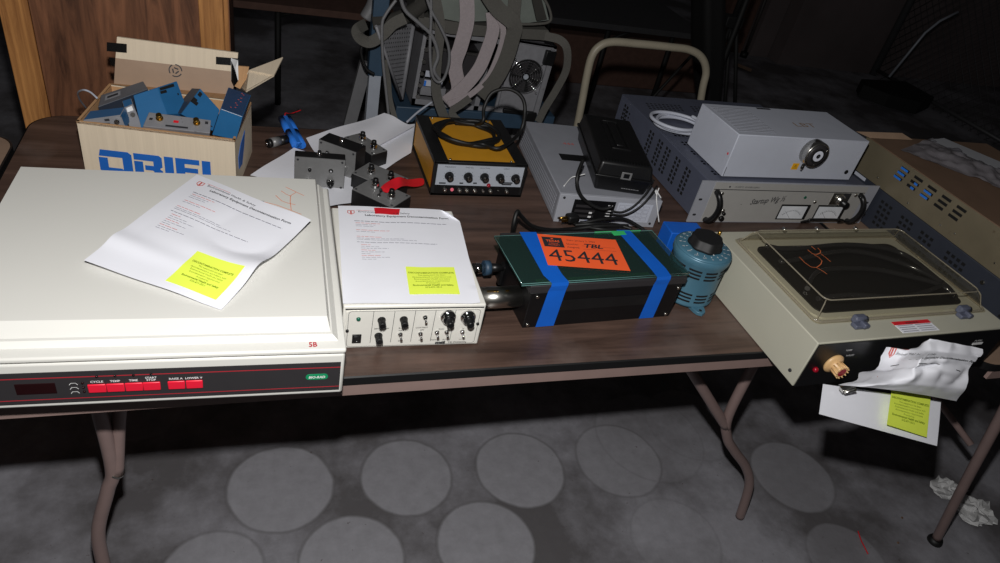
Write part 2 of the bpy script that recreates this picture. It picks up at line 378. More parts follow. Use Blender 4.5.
# stepped lid: slope then raised panel
b.hull([(.002,.016,H+.0065),(W-.008,.016,H+.0065),(W-.008,D+.007,H+.0065),(.002,D+.007,H+.0065)],[(.006,.022,H+.014),(W-.016,.022,H+.014),(W-.016,D+.006,H+.014),(.006,D+.006,H+.014)])
b.hull([(.006,.026,H+.0138),(W-.018,.026,H+.0138),(W-.018,D+.006,H+.0138),(.006,D+.006,H+.0138)],[(.008,.046,H+.0245),(W-.022,.046,H+.0245),(W-.022,D+.005,H+.0245),(.008,D+.005,H+.0245)])
part('lid',b,t)
LZ=.760+H+.0245
b=B('panel_charcoal'); b.M=front(); b.box((.004,.008,0),(W-.005,H-.016,.0008)); b.m('line_red')
b.box((.004,.0145,.0008),(W-.005,.0155,.001)); b.box((.004,.050,.0008),(W-.005,.0512,.001)); part('control_strip',b,t)
def gx(u): return None
ti=Matrix.Translation((-.3585,.684,.760))@Matrix.Rotation(math.radians(-1.5),4,'Z'); tinv=ti.inverted()
def fx(u,v): q=tinv@Y(u,v,.682-.026*(Y(u,v,.682).x+.3)); return q.x,q.z
for k,u in enumerate((96.5,115,133.5,151.3,176,194)):
    x,zc=fx(u,383-.06*(u-96)); b=B('button_red'); b.M=front(x,-.001,.0315); b.box((-.0098,-.0068,0),(.0098,.0068,.0022),.001); part('button',b,t)
b=B('ink_white'); b.M=front(0,-.001)
for s,u in (('CYCLE',96.5),('TEMP',115),('TIME',133.5),('RAISE ▲',176),('LOWER ▼',194)):
    b.text(s.replace(' ▲',' A').replace(' ▼',' V'),fx(u,380)[0],.0402,.0046,align='CENTER',bold=.02)
b.text('START',fx(151.3,380)[0],.0437,.0044,align='CENTER',bold=.02); b.text('STOP',fx(151.3,380)[0],.0398,.0044,align='CENTER',bold=.02)
x=fx(73,380)[0]
for k in range(3):
    y=.040-k*.0072; b.strip([(x-.005,y-.002),(x-.003,y+.001),(x+.002,y+.001),(x+.004,y-.002)],.0007,lambda a,c:Vector((a,c,.0003)))
part('lettering',b,t)
b=B('display_dark'); b.M=front(0,-.0008)
x0=fx(14.5,385)[0]; x1=fx(55.5,385)[0]; b.box((x0,.026,0),(x1,.0425,.0012)); part('display',b,t)
b=B('display_dark'); b.M=front(0,-.0008)
for u in (96.5,115,133.5,151.3): b.lathe((fx(u,375)[0],.0505 if u<150 else .0515,0),[(.0016,0),(.0016,.001),(.001,.0016)],10)
for k in range(3): b.lathe((fx(82,380)[0],.0405-k*.0072,0),[(.0016,0),(.0016,.001),(.001,.0016)],10)
part('indicator_lights',b,t)
xb=fx(317,373)[0]
b=B('badge_green'); b.M=front(0,-.0008); b.prism(rrect(.0285,.0095,.0045,6,xb-.0142,.0300),0,.0008); b.m('ink_white'); b.text('BIO-RAD',xb,.0326,.0056,align='CENTER',bold=.035,ext=.001,shear=.15,sx=.95); part('badge',b,t)
b=B('line_red'); b.M=ti.inverted()
c=tinv@Z(313,339,.760+H+.0142)
b.M=Matrix(); b.text('5B',c.x,.0045,.0100,fn=lambda a,q:Vector((a,q*1.25,H+.0073)),align='CENTER',bold=.03)
part('marking',b,t)
b=B('ink_orange')
def s6(p): 
    return [tuple((tinv@Z(160+x/5.882,170+y/5.882,LZ))[:2]) for x,y in p]
for st in ([(610,188),(690,208),(770,238),(832,262)],[(680,150),(715,182),(750,195),(797,205)],[(712,123),(740,142),(772,156)],[(738,100),(790,125),(848,152)],[(800,132),(768,152),(766,190),(772,238)]):
    b.strip(s6(st),.0010,lambda a,q:Vector((a,q,H+.0248)))
b.m('other_table'); b.m('grey_case'); q=s6([(585,180),(615,183),(590,222),(560,215)])
b.add([(x,y,H+.0247) for x,y in q],[(0,1,2,3)])
part('scribble',b,t)

# ------------------------------------------------------------------ decontamination papers
def blerp(c,u,v):
    TL,TR,BR,BL=c; return (TL*(1-u)+TR*u)*(1-v)+(BL*(1-u)+BR*u)*v
def printing(par,P,w=.216,h=.279,nrm=Vector((0,0,1)),dense=1,e=.0006):
    f=lambda x,y:P(x/w,1-y/h)+nrm*e
    b=B('ink'); 
    b.text('Environmental Health & Safety',.034,.257,.0074,fn=f); b.text('Laboratory Equipment Decontamination Form',.045,.246,.0080,fn=f,bold=.02)
    b.m('ink')
    def line(y,x0,x1,m,wd=.0011):
        b.m(m); x=x0
        rs=random.Random(int(y*1e4))
        while x<x1:
            L=rs.uniform(.004,.011); b.strip([(x,y),(min(x+L,x1),y)],wd,f); x+=L+.0015
    line(.228,.026,.19,'ink_soft',.0018)
    for y,x1,m in ((.222,.07,'ink_red'),(.217,.062,'ink_soft'),(.212,.058,'ink_soft'),(.2,.085,'ink_red'),(.195,.06,'ink_soft'),(.180,.07,'ink_red'),(.175,.11,'ink_soft'),(.171,.13,'ink_soft')): line(y,.028,x1,m,.0010)
    line(.163,.028,.165,'ink_soft',.0014)
    for k in range(9): line(.156-.0052*k,.034,.05+.03*((k*7)%5)/4,'ink_red' if k%3==0 else 'ink_soft',.0009)
    b.m('ink_red'); sh=[(.016,.262),(.027,.262),(.027,.254),(.0215,.249),(.016,.254)]
    for k in range(5): b.strip([sh[k],sh[(k+1)%5]],.0014,f)
    b.strip([(.0215,.261),(.0215,.251)],.0028,f); b.strip([(.031,.264),(.075,.264)],.0008,f)
    return part('printing',b,par)
def sticker(par,fn,w=.09,h=.077,e=.0005,nrm=Vector((0,0,1))):
    f=lambda x,y:fn(x/w,1-y/h)+nrm*e; g=lambda x,y:fn(x/w,1-y/h)+nrm*(e+.0003)
    b=B('sticker_yellow'); b.sheet(lambda u,v:fn(u,v)+nrm*e,12,10); s=part('sticker',b,par,label='fluorescent yellow sticker')
    b=B('ink_green'); c=w/2
    for t_,y,sz,bo in (('DECONTAMINATION COMPLETE',.056,.0056,.03),('This equipment has been',.050,.0050,0),('decontaminated in accordance with',.0445,.0050,0),('Environmental Health and Safety',.039,.0050,0),('decontamination requirements',.0335,.0050,0),('Provided by',.028,.0050,0),('Environmental Health and Safety',.0222,.0056,.03),('512-471-3511',.0162,.0054,.02)): b.text(t_,c,y,sz,fn=g,align='CENTER',bold=bo)
    part('sticker_text',b,s)
# on the gel dryer
c=[Z(197,175,LZ+.002),Z(311,221,LZ+.016),Z(221,310,LZ+.002),Z(84,261,LZ+.010)]
def P1(u,v):
    p=blerp(c,u,v); s=math.sin
    z=.0035*s(u*5+v*3)*s(v*PI)*(.4+u) + .009*math.exp(-((v-.62)**2)/.012)*max(0,u-.1)*1.2 + .0045*math.exp(-((v-.78)**2)/.004)*(1-u)
    z+=.002*s(9*u-4*v)*u
    q=p+Vector((0,0,max(z,-.001)+.0012)); q.z=max(q.z,LZ+.001); return q
t=thing('paper_form','crumpled white decontamination form lying on the cream gel dryer lid','paper',(0,0,0))
b=B('paper'); b.sheet(P1,48,60); part('sheet',b,t,recalc=False); printing(t,P1)
sc=[Z(232,249,LZ+.006),Z(242+3,264,LZ+.006),Z(213,304,LZ+.003),Z(168,288,LZ+.004)]
sticker(t,lambda u,v:P1(.55+.37*u,.655+.29*v),w=.1,h=.08)
# on the television power supply
c2=[Z(338,206,.8242),Z(457,211,.8242),Z(480,304,.8242),Z(343,304,.8242)]
def P2(u,v):
    p=blerp(c2,u,v); curl=max(0,u+(1-v)-1.86); z=.0006+abs(.0012*math.sin(7*u+3*v))+curl*.05+ .02*max(0,(u-.93))*(v>.85)
    return p+Vector((-curl*.16,-curl*.14,z))
t=thing('paper_form','flat white decontamination form taped on the white control box','paper')
b=B('paper'); b.sheet(P2,40,44); part('sheet',b,t,recalc=False); printing(t,P2)
sticker(t,lambda u,v:P2(.48+.38*u,.66+.26*v),w=.09,h=.075)
b=B('tape_red'); k=[Z(374,208,.8256),Z(400,209,.8256),Z(399,215,.8256),Z(375,214,.8256)]
b.sheet(lambda u,v:blerp(k,u,v)+Vector((0,0,.0006+.0006*math.sin(6*u))),8,4); tag(part('tape_strip',b,recalc=False),'short red tape strip across the top edge of the flat form','tape')

# ------------------------------------------------------------------ MTI control box
W=.2154; D=.269; H=.0831; mx,my,mr=.1144,.7804,-1.2
t=thing('camera_control_box','cream electronics box with rows of knobs and toggle switches under a form','lab instrument',(mx,my,T),mr)
b=B('cream_front'); b.box((0,.001,.0),(W,D,H),.0025)
for x in (.02,W-.02):
    for y in (.03,D-.03): b.m('rubber').cyl((x,y,-.0001),(x,y,.001),.007)
part('housing',b,t)
b=B('cream_front'); b.M=front(0,.001); b.prism(rrect(W-.010,H-.012,.005,4,.005,.004),0,.0016); b.m('ink')
b.box((.003,H-.0065,.0001),(W-.003,H-.0045,.0006))
o=rrect(W-.016,H-.014,.005,4,.008,.0055)
for k in range(len(o)): b.strip([o[k],o[(k+1)%len(o)]],.0006,lambda x,y:Vector((x,y,.0019)))
for x in (.043,.074,.105,.136,.167,): b.strip([(x,.012),(x+.001,H-.009)],.0007,lambda x,y:Vector((x,y,.0019)))
part('front_panel',b,t)
b=B('ink'); b.M=front(0,-.001)
for s,x,y in (('BANDWIDTH',.058,.040),('BLACK',.089,.040),('CONTRAST',.119,.040),('MAN',.088,.035),('OFF',.120,.035),('GAIN',.150,.036),('OFF',.088,.014),('ON',.120,.014),('MANUAL',.143,.014),('AUTO',.160,.014),('HI',.185,.036),('LO',.184,.014)):
    b.text(s,x,y,.0036,align='CENTER',ext=.0008)
b.text('mti',.152,.0065,.0078,bold=.07,ext=.0008,align='CENTER',sx=1.5); b.text('TELEVISION',.164,.0065,.0058,ext=.0008); part('lettering',b,t)
for i,(x,y) in enumerate(((.0565,.0575),(.0545,.0265),(.0895,.0580))):
    b=B('black_plastic'); b.M=front(x,-.001,y); b.lathe((0,0,0),[(.0062,0),(.0062,.001),(.005,.002),(.0052,.013),(.0046,.0145)],20)
    for a in range(14): b.cyl((.0049*math.cos(a*.449),.0049*math.sin(a*.449),.004),(.0047*math.cos(a*.449),.0047*math.sin(a*.449),.016),.0006,n=6)
    part('knob',b,t)
for i,(x,y) in enumerate(((.157,.0625),(.1885,.0615))):
    b=B('chrome'); b.M=front(x,-.001,y); b.lathe((0,0,0),[(.0122,0),(.0122,.003),(.0112,.0045),(.0095,.005),(.0095,.010),(.0085,.011)],32)
    b.m('black_plastic').lathe((.0005,-.001,.011),[(.0062,0),(.0062,.001),(.0056,.002),(.0054,.010),(.0046,.011)],20)
    part('dial',b,t,label='chrome turns-counting dial with black knob')
for (x,y) in ((.1215,.062),(.1185,.0285),(.0875,.0285),(.144,.0305),(.1595,.0305),(.1845,.0305)):
    b=B('chrome'); b.M=front(x,-.001,y); b.lathe((0,0,0),[(.0038,0),(.0038,.0016),(.0028,.002),(.0028,.004)],6 and 12); b.tube([(0,0,.003),(.0004,-.003,.012)],lambda s:.0012+.0008*s,8,False); part('toggle_switch',b,t)
b=B('black_plastic'); b.M=front(.0155,-.001,.014); b.box((0,0,0),(.0135,.0165,.002),.0006); b.box((.002,.002,.002),(.0115,.0145,.0034),.0008); b.m('ink_white').box((.006,.0045,.0035),(.0075,.0052,.0037)); part('rocker_switch',b,t)
b=B('led_green'); b.M=front(.0225,-.001,.0605); b.lathe((0,0,0),[(.0034,0),(.003,.002),(.0015,.003)],14); part('indicator_light',b,t)
b=B('black_plastic'); b.M=front(0,-.001)
for x,y in ((.0075,.038),(W-.0085,.046)): b.lathe((x,y,0),[(.0026,0),(.0022,.002)],12)
part('screws',b,t)

# ------------------------------------------------------------------ cardboard box
W=.263; D=.171; H=.110
t=thing('cardboard_box','open cardboard box with big blue letters full of metal modules','box',(-.297,1.275,T),-9.7)
th=.004
b=B('cardboard'); b.box((0,0,.0),(W,th,H)); b.box((0,D-th,0),(W,D,H)); b.box((0,th,0),(th,D-th,H)); b.box((W-th,th,0),(W,D-th,H)); b.box((th,th,0),(W-th,D-th,.004))
b.m('cardboard_in'); b.box((th,th,.004),(W-th,th+.0006,H-.002)); b.box((th,D-th-.0006,.004),(W-th,D-th,H-.002)); b.box((th,th,.004),(th+.0006,D-th,H-.002)); b.box((W-th-.0006,th,.004),(W-th,D-th,H-.002))
b.box((-.0006,0,H-.004),(W+.0006,th,H+.001)); b.box((-.0006,0,H-.004),(th,D,H+.001)); b.box((W-th,0,H-.004),(W+.0006,D,H+.001))
part('carton',b,t)
# blue letters ORIEL (condensed extended capitals) built as outlines
b=B('print_blue'); b.M=front(0,0); z0_,z1_=0,.0006
bi=(Matrix.Translation((-.297,1.275,T))@Matrix.Rotation(math.radians(-9.7),4,'Z')).inverted()
def bp(poly): b.prism([(x,.0135+(y-.002)*.802) for x,y in poly],-.0002,.0006)
x0,x1=.0265,.0825
bp([(x0+.004,.060),(x1-.006,.060),(x1,.054),(x1,.008),(x1-.006,.002),(x1-.016,.012),(x1-.016,.044),(x0+.001,.044)])
bp([(x0,.0405),(x0+.015,.0405),(x0+.015,.016),(x1-.0185,.016),(x1-.0085,.002),(x0+.006,.002),(x0,.008)])
x0,x1=.0860,.134
bp([(x0,.060),(x1-.005,.060),(x1,.055),(x1,.031),(x1-.004,.027),(x1-.004,.0245),(x1,.021),(x1,.002),(x1-.015,.002),(x1-.015,.018),(x1-.017,.020),(x0+.018,.020),(x0+.018,.032),(x1-.015,.032),(x1-.015,.044),(x0,.044)])
bp([(x0,.0405),(x0+.015,.0405),(x0+.015,.002),(x0,.002)])
bp([(.138,.060),(.1535,.060),(.1535,.002),(.138,.002)])
bp([(.1575,.060),(.199,.060),(.199,.047),(.173,.047),(.173,.037),(.196,.037),(.196,.025),(.173,.025),(.173,.015),(.199,.015),(.199,.002),(.1575,.002)])
bp([(.2035,.060),(.2185,.060),(.2185,.016),(.247,.016),(.247,.002),(.2035,.002)])
part('lettering',b,t)
b=B('print_blue'); b.M=Matrix.Translation((W,0,0))@Matrix(((0,0,1,0),(1,0,0,0),(0,1,0,0),(0,0,0,1))); b.prism([(.03,.035),(.06,.03),(.085,.06),(.095,.085),(.05,.075),(.028,.06)],-.0002,.0009); part('print_mark',b,t)
def flap(name,p0,p1,p2,p3,nrm,extra=None,lab=None):  # quad flap with thickness
    b=B('cardboard'); n=Vector(nrm)*.0035; q=[Vector(p) for p in (p0,p1,p2,p3)]
    b.hull(q,[v+n for v in q])
    return b
def loc(p): return bi@p
# back flap (two-tone: bare board above, packing tape below)
A=loc(Z(114,84,T+H)); 
bl=Vector((.0,D-.002,H)); br=Vector((W-.012,D-.002,H)); 
yy=1.47
tl=loc(Y(117,37,yy)); tr=loc(Y(238,53,yy)); ml=loc(Y(115.5,58,yy-.01)); mr_=loc(Y(236.5,72,yy-.01)); bl2=loc(Y(114,84,yy-.02)); br2=loc(Y(232,95,yy-.02))
b=B('cardboard'); n=Vector((0,.004,0)); b.hull([ml,mr_,tr,tl],[v+n for v in (ml,mr_,tr,tl)]); b.m('cardboard_tape'); b.hull([bl2,br2,mr_,ml],[v+n for v in (bl2,br2,mr_,ml)])
b.m('cardboard_in'); b.hull([bl,br,br2,bl2],[v+n for v in (bl,br,br2,bl2)])
fl=part('flap',b,t)
# flap printing: recycling ring and black tapes
ux=(mr_-ml).normalized(); uy=((tl-ml)-ux*(tl-ml).dot(ux)).normalized(); nn=ux.cross(uy)
if nn.y>0: nn=-nn
oc=loc(Y(175.5,70.5,yy-.012))
def ff(x,y): return oc+ux*x+uy*y+nn*.0012
b=B('ink')
for a in range(3):
    s=[(.0115*math.cos(2.1*a+k*.27),.0115*math.sin(2.1*a+k*.27)) for k in range(7)]; b.strip(s,.0022,ff)
for a in range(3):
    c0=2.094*a+.52; s=[(.006*math.cos(c0),.006*math.sin(c0)),(.006*math.cos(c0+1.5),.006*math.sin(c0+1.5))]; b.strip(s,.0025,ff)
part('recycling_mark',b,fl)
for (u0,v0,u1,v1) in ((107,42,127,52),(216,56.5,238,65)):
    b=B('skin_tape'); q=[loc(Y(u0,v0,yy-.004)),loc(Y(u1,v0+1.8,yy-.004)),loc(Y(u1,v1+.6,yy-.007)),loc(Y(u0,v1-1,yy-.007))]; q=[v+nn*.0025 for v in q]; b.hull(q,[v+nn*.0006 for v in q]); part('tape',b,fl)
b=B('skin_tape'); q=[loc(Y(109,57,yy-.004)),loc(Y(116,58,yy-.004)),loc(Y(116,66,yy-.004)),loc(Y(111,65,yy-.004))]; b.hull(q,[v+nn*.002 for v in q]); part('tape',b,fl)
b=B('skin_tape'); q=[loc(Y(231,58,yy-.004)),loc(Y(238,60,yy-.004)),loc(Y(238.5,80,yy-.02)),loc(Y(234,86,yy-.03)),loc(Y(231,80,yy-.02))]; q=[v+nn*.0032 for v in q]; b.hull(q,[v+nn*.0006 for v in q]); part('tape',b,fl)
b=B('cardboard'); q=[Vector((W-.001,D*.95,H)),loc(Y(282,57,1.50)),loc(Y(275,74,1.42)),Vector((W-.001,D*.35,H))]
q=[loc(Z(240,86,T+H+.0)),loc(Y(249,70,1.46)),loc(Y(283,57,1.50)),loc(Y(274,75,1.44)),loc(Y(246,91,1.40))]
b.hull(q,[v+Vector((0,.001,-.0035)) for v in q]); part('flap',b,t)
b=B('cardboard_in'); q=[loc(Y(236,66,1.475)),loc(Y(249,67,1.475)),loc(Y(247,78,1.46)),loc(Y(240,89,1.44)),loc(Y(234,86,1.45))]; b.hull(q,[v+Vector((0,.0035,0)) for v in q]); part('flap',b,t)

# modules inside the box: local boxes tilted, each its own thing
BX=Matrix.Translation((-.297,1.275,T))@Matrix.Rotation(math.radians(-9.7),4,'Z')
def boxmod(label,rl,rr,fr_,fl_,br_,bl_,mf='module_blue',mt='module_blue',ms='module_blue'):
    qf,qb=fl_,bl_; rl,rr,fr_,fl_,br_,bl_=[Z(*q) for q in (rl,rr,fr_,fl_,br_,bl_)]
    def onplane(q,a,b_,c_):
        n=(b_-a).cross(c_-a); d=ray(q[0],q[1]); return CAM+d*((a-CAM).dot(n)/d.dot(n))
    fl_=onplane(qf,rl,rr,fr_); bl_=onplane(qb,rl,rr,br_)
    c=(rl+rr)/2; t=thing('electronics_module',label,'electronic module',c,group='metal modules in the carton'); rl,rr,fr_,fl_,br_,bl_=[q-c for q in (rl,rr,fr_,fl_,br_,bl_)]
    kl=fl_+(bl_-rl); kr=fr_+(br_-rr)
    V=[rl,rr,fr_,fl_,br_,bl_,kl,kr]; b=B(mf); b.add(V,[(0,1,2,3)]); b.m(mt).add(V,[(0,5,4,1)]); b.m(ms).add(V,[(0,3,6,5),(1,4,7,2),(5,6,7,4),(3,2,7,6)])
    bmesh.ops.remove_doubles(b.bm,verts=b.bm.verts,dist=1e-5); bmesh.ops.bevel(b.bm,geom=list(b.bm.edges),offset=.0008,segments=1,affect='EDGES')
    part('casing',b,t)
    nf=(rr-rl).cross(fl_-rl).normalized(); nt=(rr-rl).cross(bl_-rl).normalized()
    if nf.z<0: nf=-nf
    if nt.z<0: nt=-nt
    F_=lambda u,v,e=.001: (rl*(1-u)+rr*u)*(1-v)+(fl_*(1-u)+fr_*u)*v+nf*e
    T_=lambda u,v,e=.001: (rl*(1-u)+rr*u)*(1-v)+(bl_*(1-u)+br_*u)*v+nt*e
    return t,F_,T_,nf,nt
def patch(b,fn,u0,v0,u1,v1,e=.001): b.add([fn(u0,v0,e),fn(u1,v0,e),fn(u1,v1,e),fn(u0,v1,e)],[(0,1,2,3)])
def post(b,fn,n,u,v,r,h): p=fn(u,v,0); b.cyl(p,p+n*h,r,n=16)
t,F_,T_,nf,nt=boxmod('dark grey module with white label leaning at the back left of the carton',(98,107,.850),(148,89,.872),(150,104,.835),(102,120,.82),(143,81,.876),(101,95,.862),'module_dark','module_grey_dim','module_dark')
b=B('ink_white'); patch(b,F_,.28,.10,.72,.30); b.m('module_grey'); patch(b,T_,.12,.3,.45,.75); b.m('ink'); patch(b,T_,.17,.42,.40,.6,.0016); part('labels',b,t)
t,F_,T_,nf,nt=boxmod('blue module lying with grey face in the front left corner of the carton',(83,120,.853),(120.5,115,.868),(126,129,.842),(84,127,.835),(125,107,.868),(90,111,.856),'module_grey','module_blue')
b=B('chrome'); post(b,F_,nf,.86,.40,.0042,.006); b.m('ink'); patch(b,F_,.55,.15,.68,.35); patch(b,F_,.5,.5,.66,.62); part('connector',b,t)
t,F_,T_,nf,nt=boxmod('tall blue module with bright left and right facets in the middle left of the carton',(157,87.6,.897),(167,114,.862),(141,128,.838),(133,95.4,.875),(189,113,.852),(177,81,.882),'module_blue','module_blue')
b=B('black_hole'); patch(b,T_,.04,.08,.14,.78); part('vent_slot',b,t)
b=B('black_hole'); patch(b,T_,.16,.05,.26,.35); part('vent_slot',b,t)
b=B('black_hole'); patch(b,T_,.36,.78,.42,.84); part('vent_slot',b,t)
t,F_,T_,nf,nt=boxmod('narrow grey module with white connector label squeezed between two blue ones',(124,108,.862),(133,104,.866),(143,128,.832),(130,129,.828),(131,98,.868),(122,101,.862),'module_grey','module_blue')
b=B('ink_white'); patch(b,F_,.2,.05,.8,.24); b.m('steel'); post(b,F_,nf,.55,.42,.004,.005); part('connector',b,t)
t,F_,T_,nf,nt=boxmod('blue module tipped on its corner in the middle right of the carton',(200.5,88.5,.893),(181,114,.862),(213,131,.845),(220,110,.862),(172,112,.85),(192,88,.878),'module_blue','module_dark')
b=B('black_hole'); patch(b,F_,.08,.05,.22,.18); part('vent_slot',b,t)
b=B('black_hole'); patch(b,F_,.34,.0,.52,.16); part('vent_slot',b,t)
b=B('black_hole'); patch(b,F_,.40,.16,.52,.24); part('vent_slot',b,t)
b=B('black_hole'); patch(b,F_,.84,.7,.88,.95); part('vent_slot',b,t)
t,F_,T_,nf,nt=boxmod('grey module with two brass connectors and red mark at the front of the carton',(143,126,.856),(210,133,.856),(209,142,.83),(142,134,.83),(211,120,.868),(149,112,.868),'module_grey','module_grey','module_grey_dim')
for u,v in ((.20,.62),(.78,.62)):
    b=B('brass'); post(b,T_,nt,u,v,.0062,.003); post(b,T_,nt,u,v,.0048,.011); part('connector',b,t)
b=B('tape_red'); patch(b,T_,.42,.45,.50,.62); b.m('ink'); patch(b,T_,.32,.12,.66,.24); patch(b,T_,.91,.62,.96,.82); patch(b,T_,.05,.45,.1,.6); part('markings',b,t)
t,F_,T_,nf,nt=boxmod('two-tone blue module with dark top leaning at the right of the carton',(220.6,108.5,.886),(242.5,116.5,.886),(236,140,.846),(212,135,.846),(251,95,.897),(228.4,87,.897),'module_blue','module_blue_dark','module_dark')
b=B('ink_red'); rs=random.Random(2)
for k in range(9): u=rs.uniform(.35,.7); v=rs.uniform(.1,.9); patch(b,T_,u,v,u+.07,v+.025)
b.m('ink_white'); patch(b,F_,.06,.005,.98,.02); part('markings',b,t)
b=B('lamp_white'); P=[Z(91,112,.80),Z(84,100,.85),Z(79,92,.84),Z(84,90,.86),Z(92,92,.86),Z(100,98,.855)]
b.tube([Z(86,108,.75),Z(80,100,.80),Z(78,93,.84),Z(83,90,.862),Z(90,92,.864),Z(97,98,.86)],.0018,8); tag(part('cable',b),'thin white cable looping over the left rim of the carton','cable')

# ------------------------------------------------------------------ battery pack and small connector
p0=Z(285,117,T+.012); p1=Z(299,144,T+.012); dv=(p1-p0); L_=dv.length; ang=math.atan2(dv.y,dv.x)
t=thing('battery_pack','bright blue shrink-wrapped battery pack with red and black wires','battery',(p0+p1)/2-Vector((0,0,.012)),math.degrees(ang))
b=B('battery_blue')
for dy in (-.0072,.0072):
    for x0 in (-L_/2,.002): b.cyl((x0,dy,.0085),(x0+L_/2-.002,dy,.0085),.0082,n=20)
b.box((-L_/2,-.0072,.001),(L_/2,.0072,.0160),.001); part('cells',b,t)
b=B('tape_red'); b.tube([(-L_/2,0,.012),(-L_/2-.012,.004,.016),(-L_/2-.03,.02,.006),(-L_/2-.055,.05,.003)],.0012,8); b.m('rubber').tube([(-L_/2,.004,.012),(-L_/2-.014,.01,.012),(-L_/2-.035,.03,.004),(-L_/2-.06,.045,.003)],.0012,8); part('wires',b,t)
p0=Z(266,144,T+.01); p1=Z(287,139,T+.01); dv=p1-p0; L_=dv.length
t=thing('connector_plug','small silver and black connector plug beside the blue battery','connector',(p0+p1)/2-Vector((0,0,.011)),math.degrees(math.atan2(dv.y,dv.x)))
b=B('aluminium'); b.cyl((-L_/2+.012,0,.011),(.006,0,.011),.0105,n=20); part('shell',b,t)
b=B('black_plastic'); b.cyl((.006,0,.011),(L_/2,0,.0105),.0108,.0095,n=20); b.cyl((-L_/2+.004,0,.011),(-L_/2+.012,0,.011),.0095,n=20); part('grip',b,t)
b=B('chrome'); b.cyl((-L_/2,0,.011),(-L_/2+.004,0,.011),.004,n=14); part('pin',b,t)

# ------------------------------------------------------------------ loose papers under the small boxes
def loosepaper(name,label,px,zs,amp,seed,back=None):
    c=[Z(u,v,T+z) for (u,v),z in zip(px,zs)]
    def P(u,v):
        q=blerp(c,u,v); k=amp*(.5+.5*math.sin(seed+5*u+3*v)*math.cos(2*seed+4*v-2*u)); q.z=max(q.z+k,T+.001); return q
    b=B('paper'); b.sheet(P,24,24); o=part(name,b,recalc=False); tag(o,label,'paper'); return o,P
loosepaper('paper_sheet','creased white paper behind the small black boxes',((306,139),(384,114),(414,127),(330,176)),(.002,.022,.012,.001),.008,1.)
loosepaper('paper_sheet','white paper corner under the small boxes beside the yellow generator',((358,132),(416,124),(411,153),(368,182)),(.004,.006,.004,.001),.004,2.2)
o,P=loosepaper('paper_sheet','white paper lying between the carton and the upright small box',((250,176),(294,148),(345,165),(352,200)),(.001,.004,.002,.002),.003,.4)
o,P=loosepaper('paper_sheet','white paper poking out behind the gel dryer under the upright box',((318,172),(352,176),(354,203),(318,208)),(.001,.002,.012,.012),.002,1.4)

# ------------------------------------------------------------------ small black project boxes
def pbox(label,x,y,z,rz,w,d,h,tilt=0,feat=(),upright=True,lab2=None):
    t=thing('project_box',label,'control box',(x,y,z),rz,group='small black control boxes')
    # upright: face plate is the front; flat: face plate is the top
    b=B('black_paint'); b.box((0,.0012 if upright else 0,0),(w,d,h-(0 if upright else .0012)),.001); part('case',b,t)
    F_=front(0,.0012) if upright else topf(0,0,h-.0012)
    a,c=(w,h) if upright else (w,d)
    b=B('aluminium'); b.M=F_; b.box((.0006,.0006,0),(a-.0006,c-.0006,.0013)); b.m('ink')
    for px,py in ((.006,.006),(a-.006,.006),(.006,c-.006),(a-.006,c-.006)): b.lathe((px,py,.0013),[(.0024,0),(.002,.0012)],10)
    part('face_plate',b,t)
    for kind,px,py in feat:
        b=B('chrome'); b.M=F_@Matrix.Translation((px*a,py*c,.0013))
        if kind=='k': b.lathe((0,0,0),[(.0086,0),(.0086,.003),(.0074,.010),(.0066,.012)],20); b.m('black_plastic').lathe((0,0,.012),[(.0058,0),(.0050,.007),(.0034,.008)],16); part('knob',b,t)
        elif kind=='c': b.m('black_plastic'); b.lathe((0,0,0),[(.0078,0),(.0078,.003),(.006,.012),(.002,.020)],18); b.m('chrome').lathe((0,.004,.004),[(.006,0),(.006,.004),(.003,.006)],16); part('knob',b,t)
        elif kind=='s': b.lathe((0,0,0),[(.0034,0),(.0034,.003)],12); b.m('black_plastic').tube([(0,0,.002),(0,.004,.010)],.0016,8,False); b.m('black_plastic').sphere((0,.005,.012),.0032); part('switch',b,t)
        elif kind=='j': b.m('black_plastic'); b.lathe((0,0,0),[(.0046,0),(.004,.0016)],14); b.m('chrome').lathe((0,0,.0012),[(.002,0),(.002,.001)],10); part('jack',b,t)
        elif kind=='t': pass
    if upright:
        b=B('chrome'); b.lathe((w*.48,d*.5,h-.0005),[(.005,0),(.005,.004),(.0038,.005),(.0038,.010)],16); part('bnc_socket',b,t)
    return t
pbox('upright black box with grey face nearest the gel dryer',.069,1.2503,.7432,-4.6,.0962,.0254,.0687,feat=(('s',.3,.64),('j',.72,.62),('c',.72,.26),('k',.28,.2)))
pbox('upright black box with grey face turned away behind the nearest upright one',.1208,1.3399,.7432,-36.6,.0873,.0403,.0633,feat=(('j',.25,.62),('k',.7,.3)))
pbox('black box lying flat behind the two upright boxes',.1808,1.4138,.742,-57.4,.0931,.0445,.0356,feat=(('k',.32,.6),('k',.78,.5)),upright=False)
pbox('flat black box between the other boxes partly under red tape',.1798,1.2558,.742,-41.1,.0963,.0637,.035,feat=(('k',.3,.42),('k',.75,.5)),upright=False)
pbox('flat black box nearest the camera with two silver knobs',.1717,1.1796,.742,-43.8,.0949,.0632,.0421,feat=(('k',.28,.62),('k',.76,.45),('s',.55,.25)),upright=False)
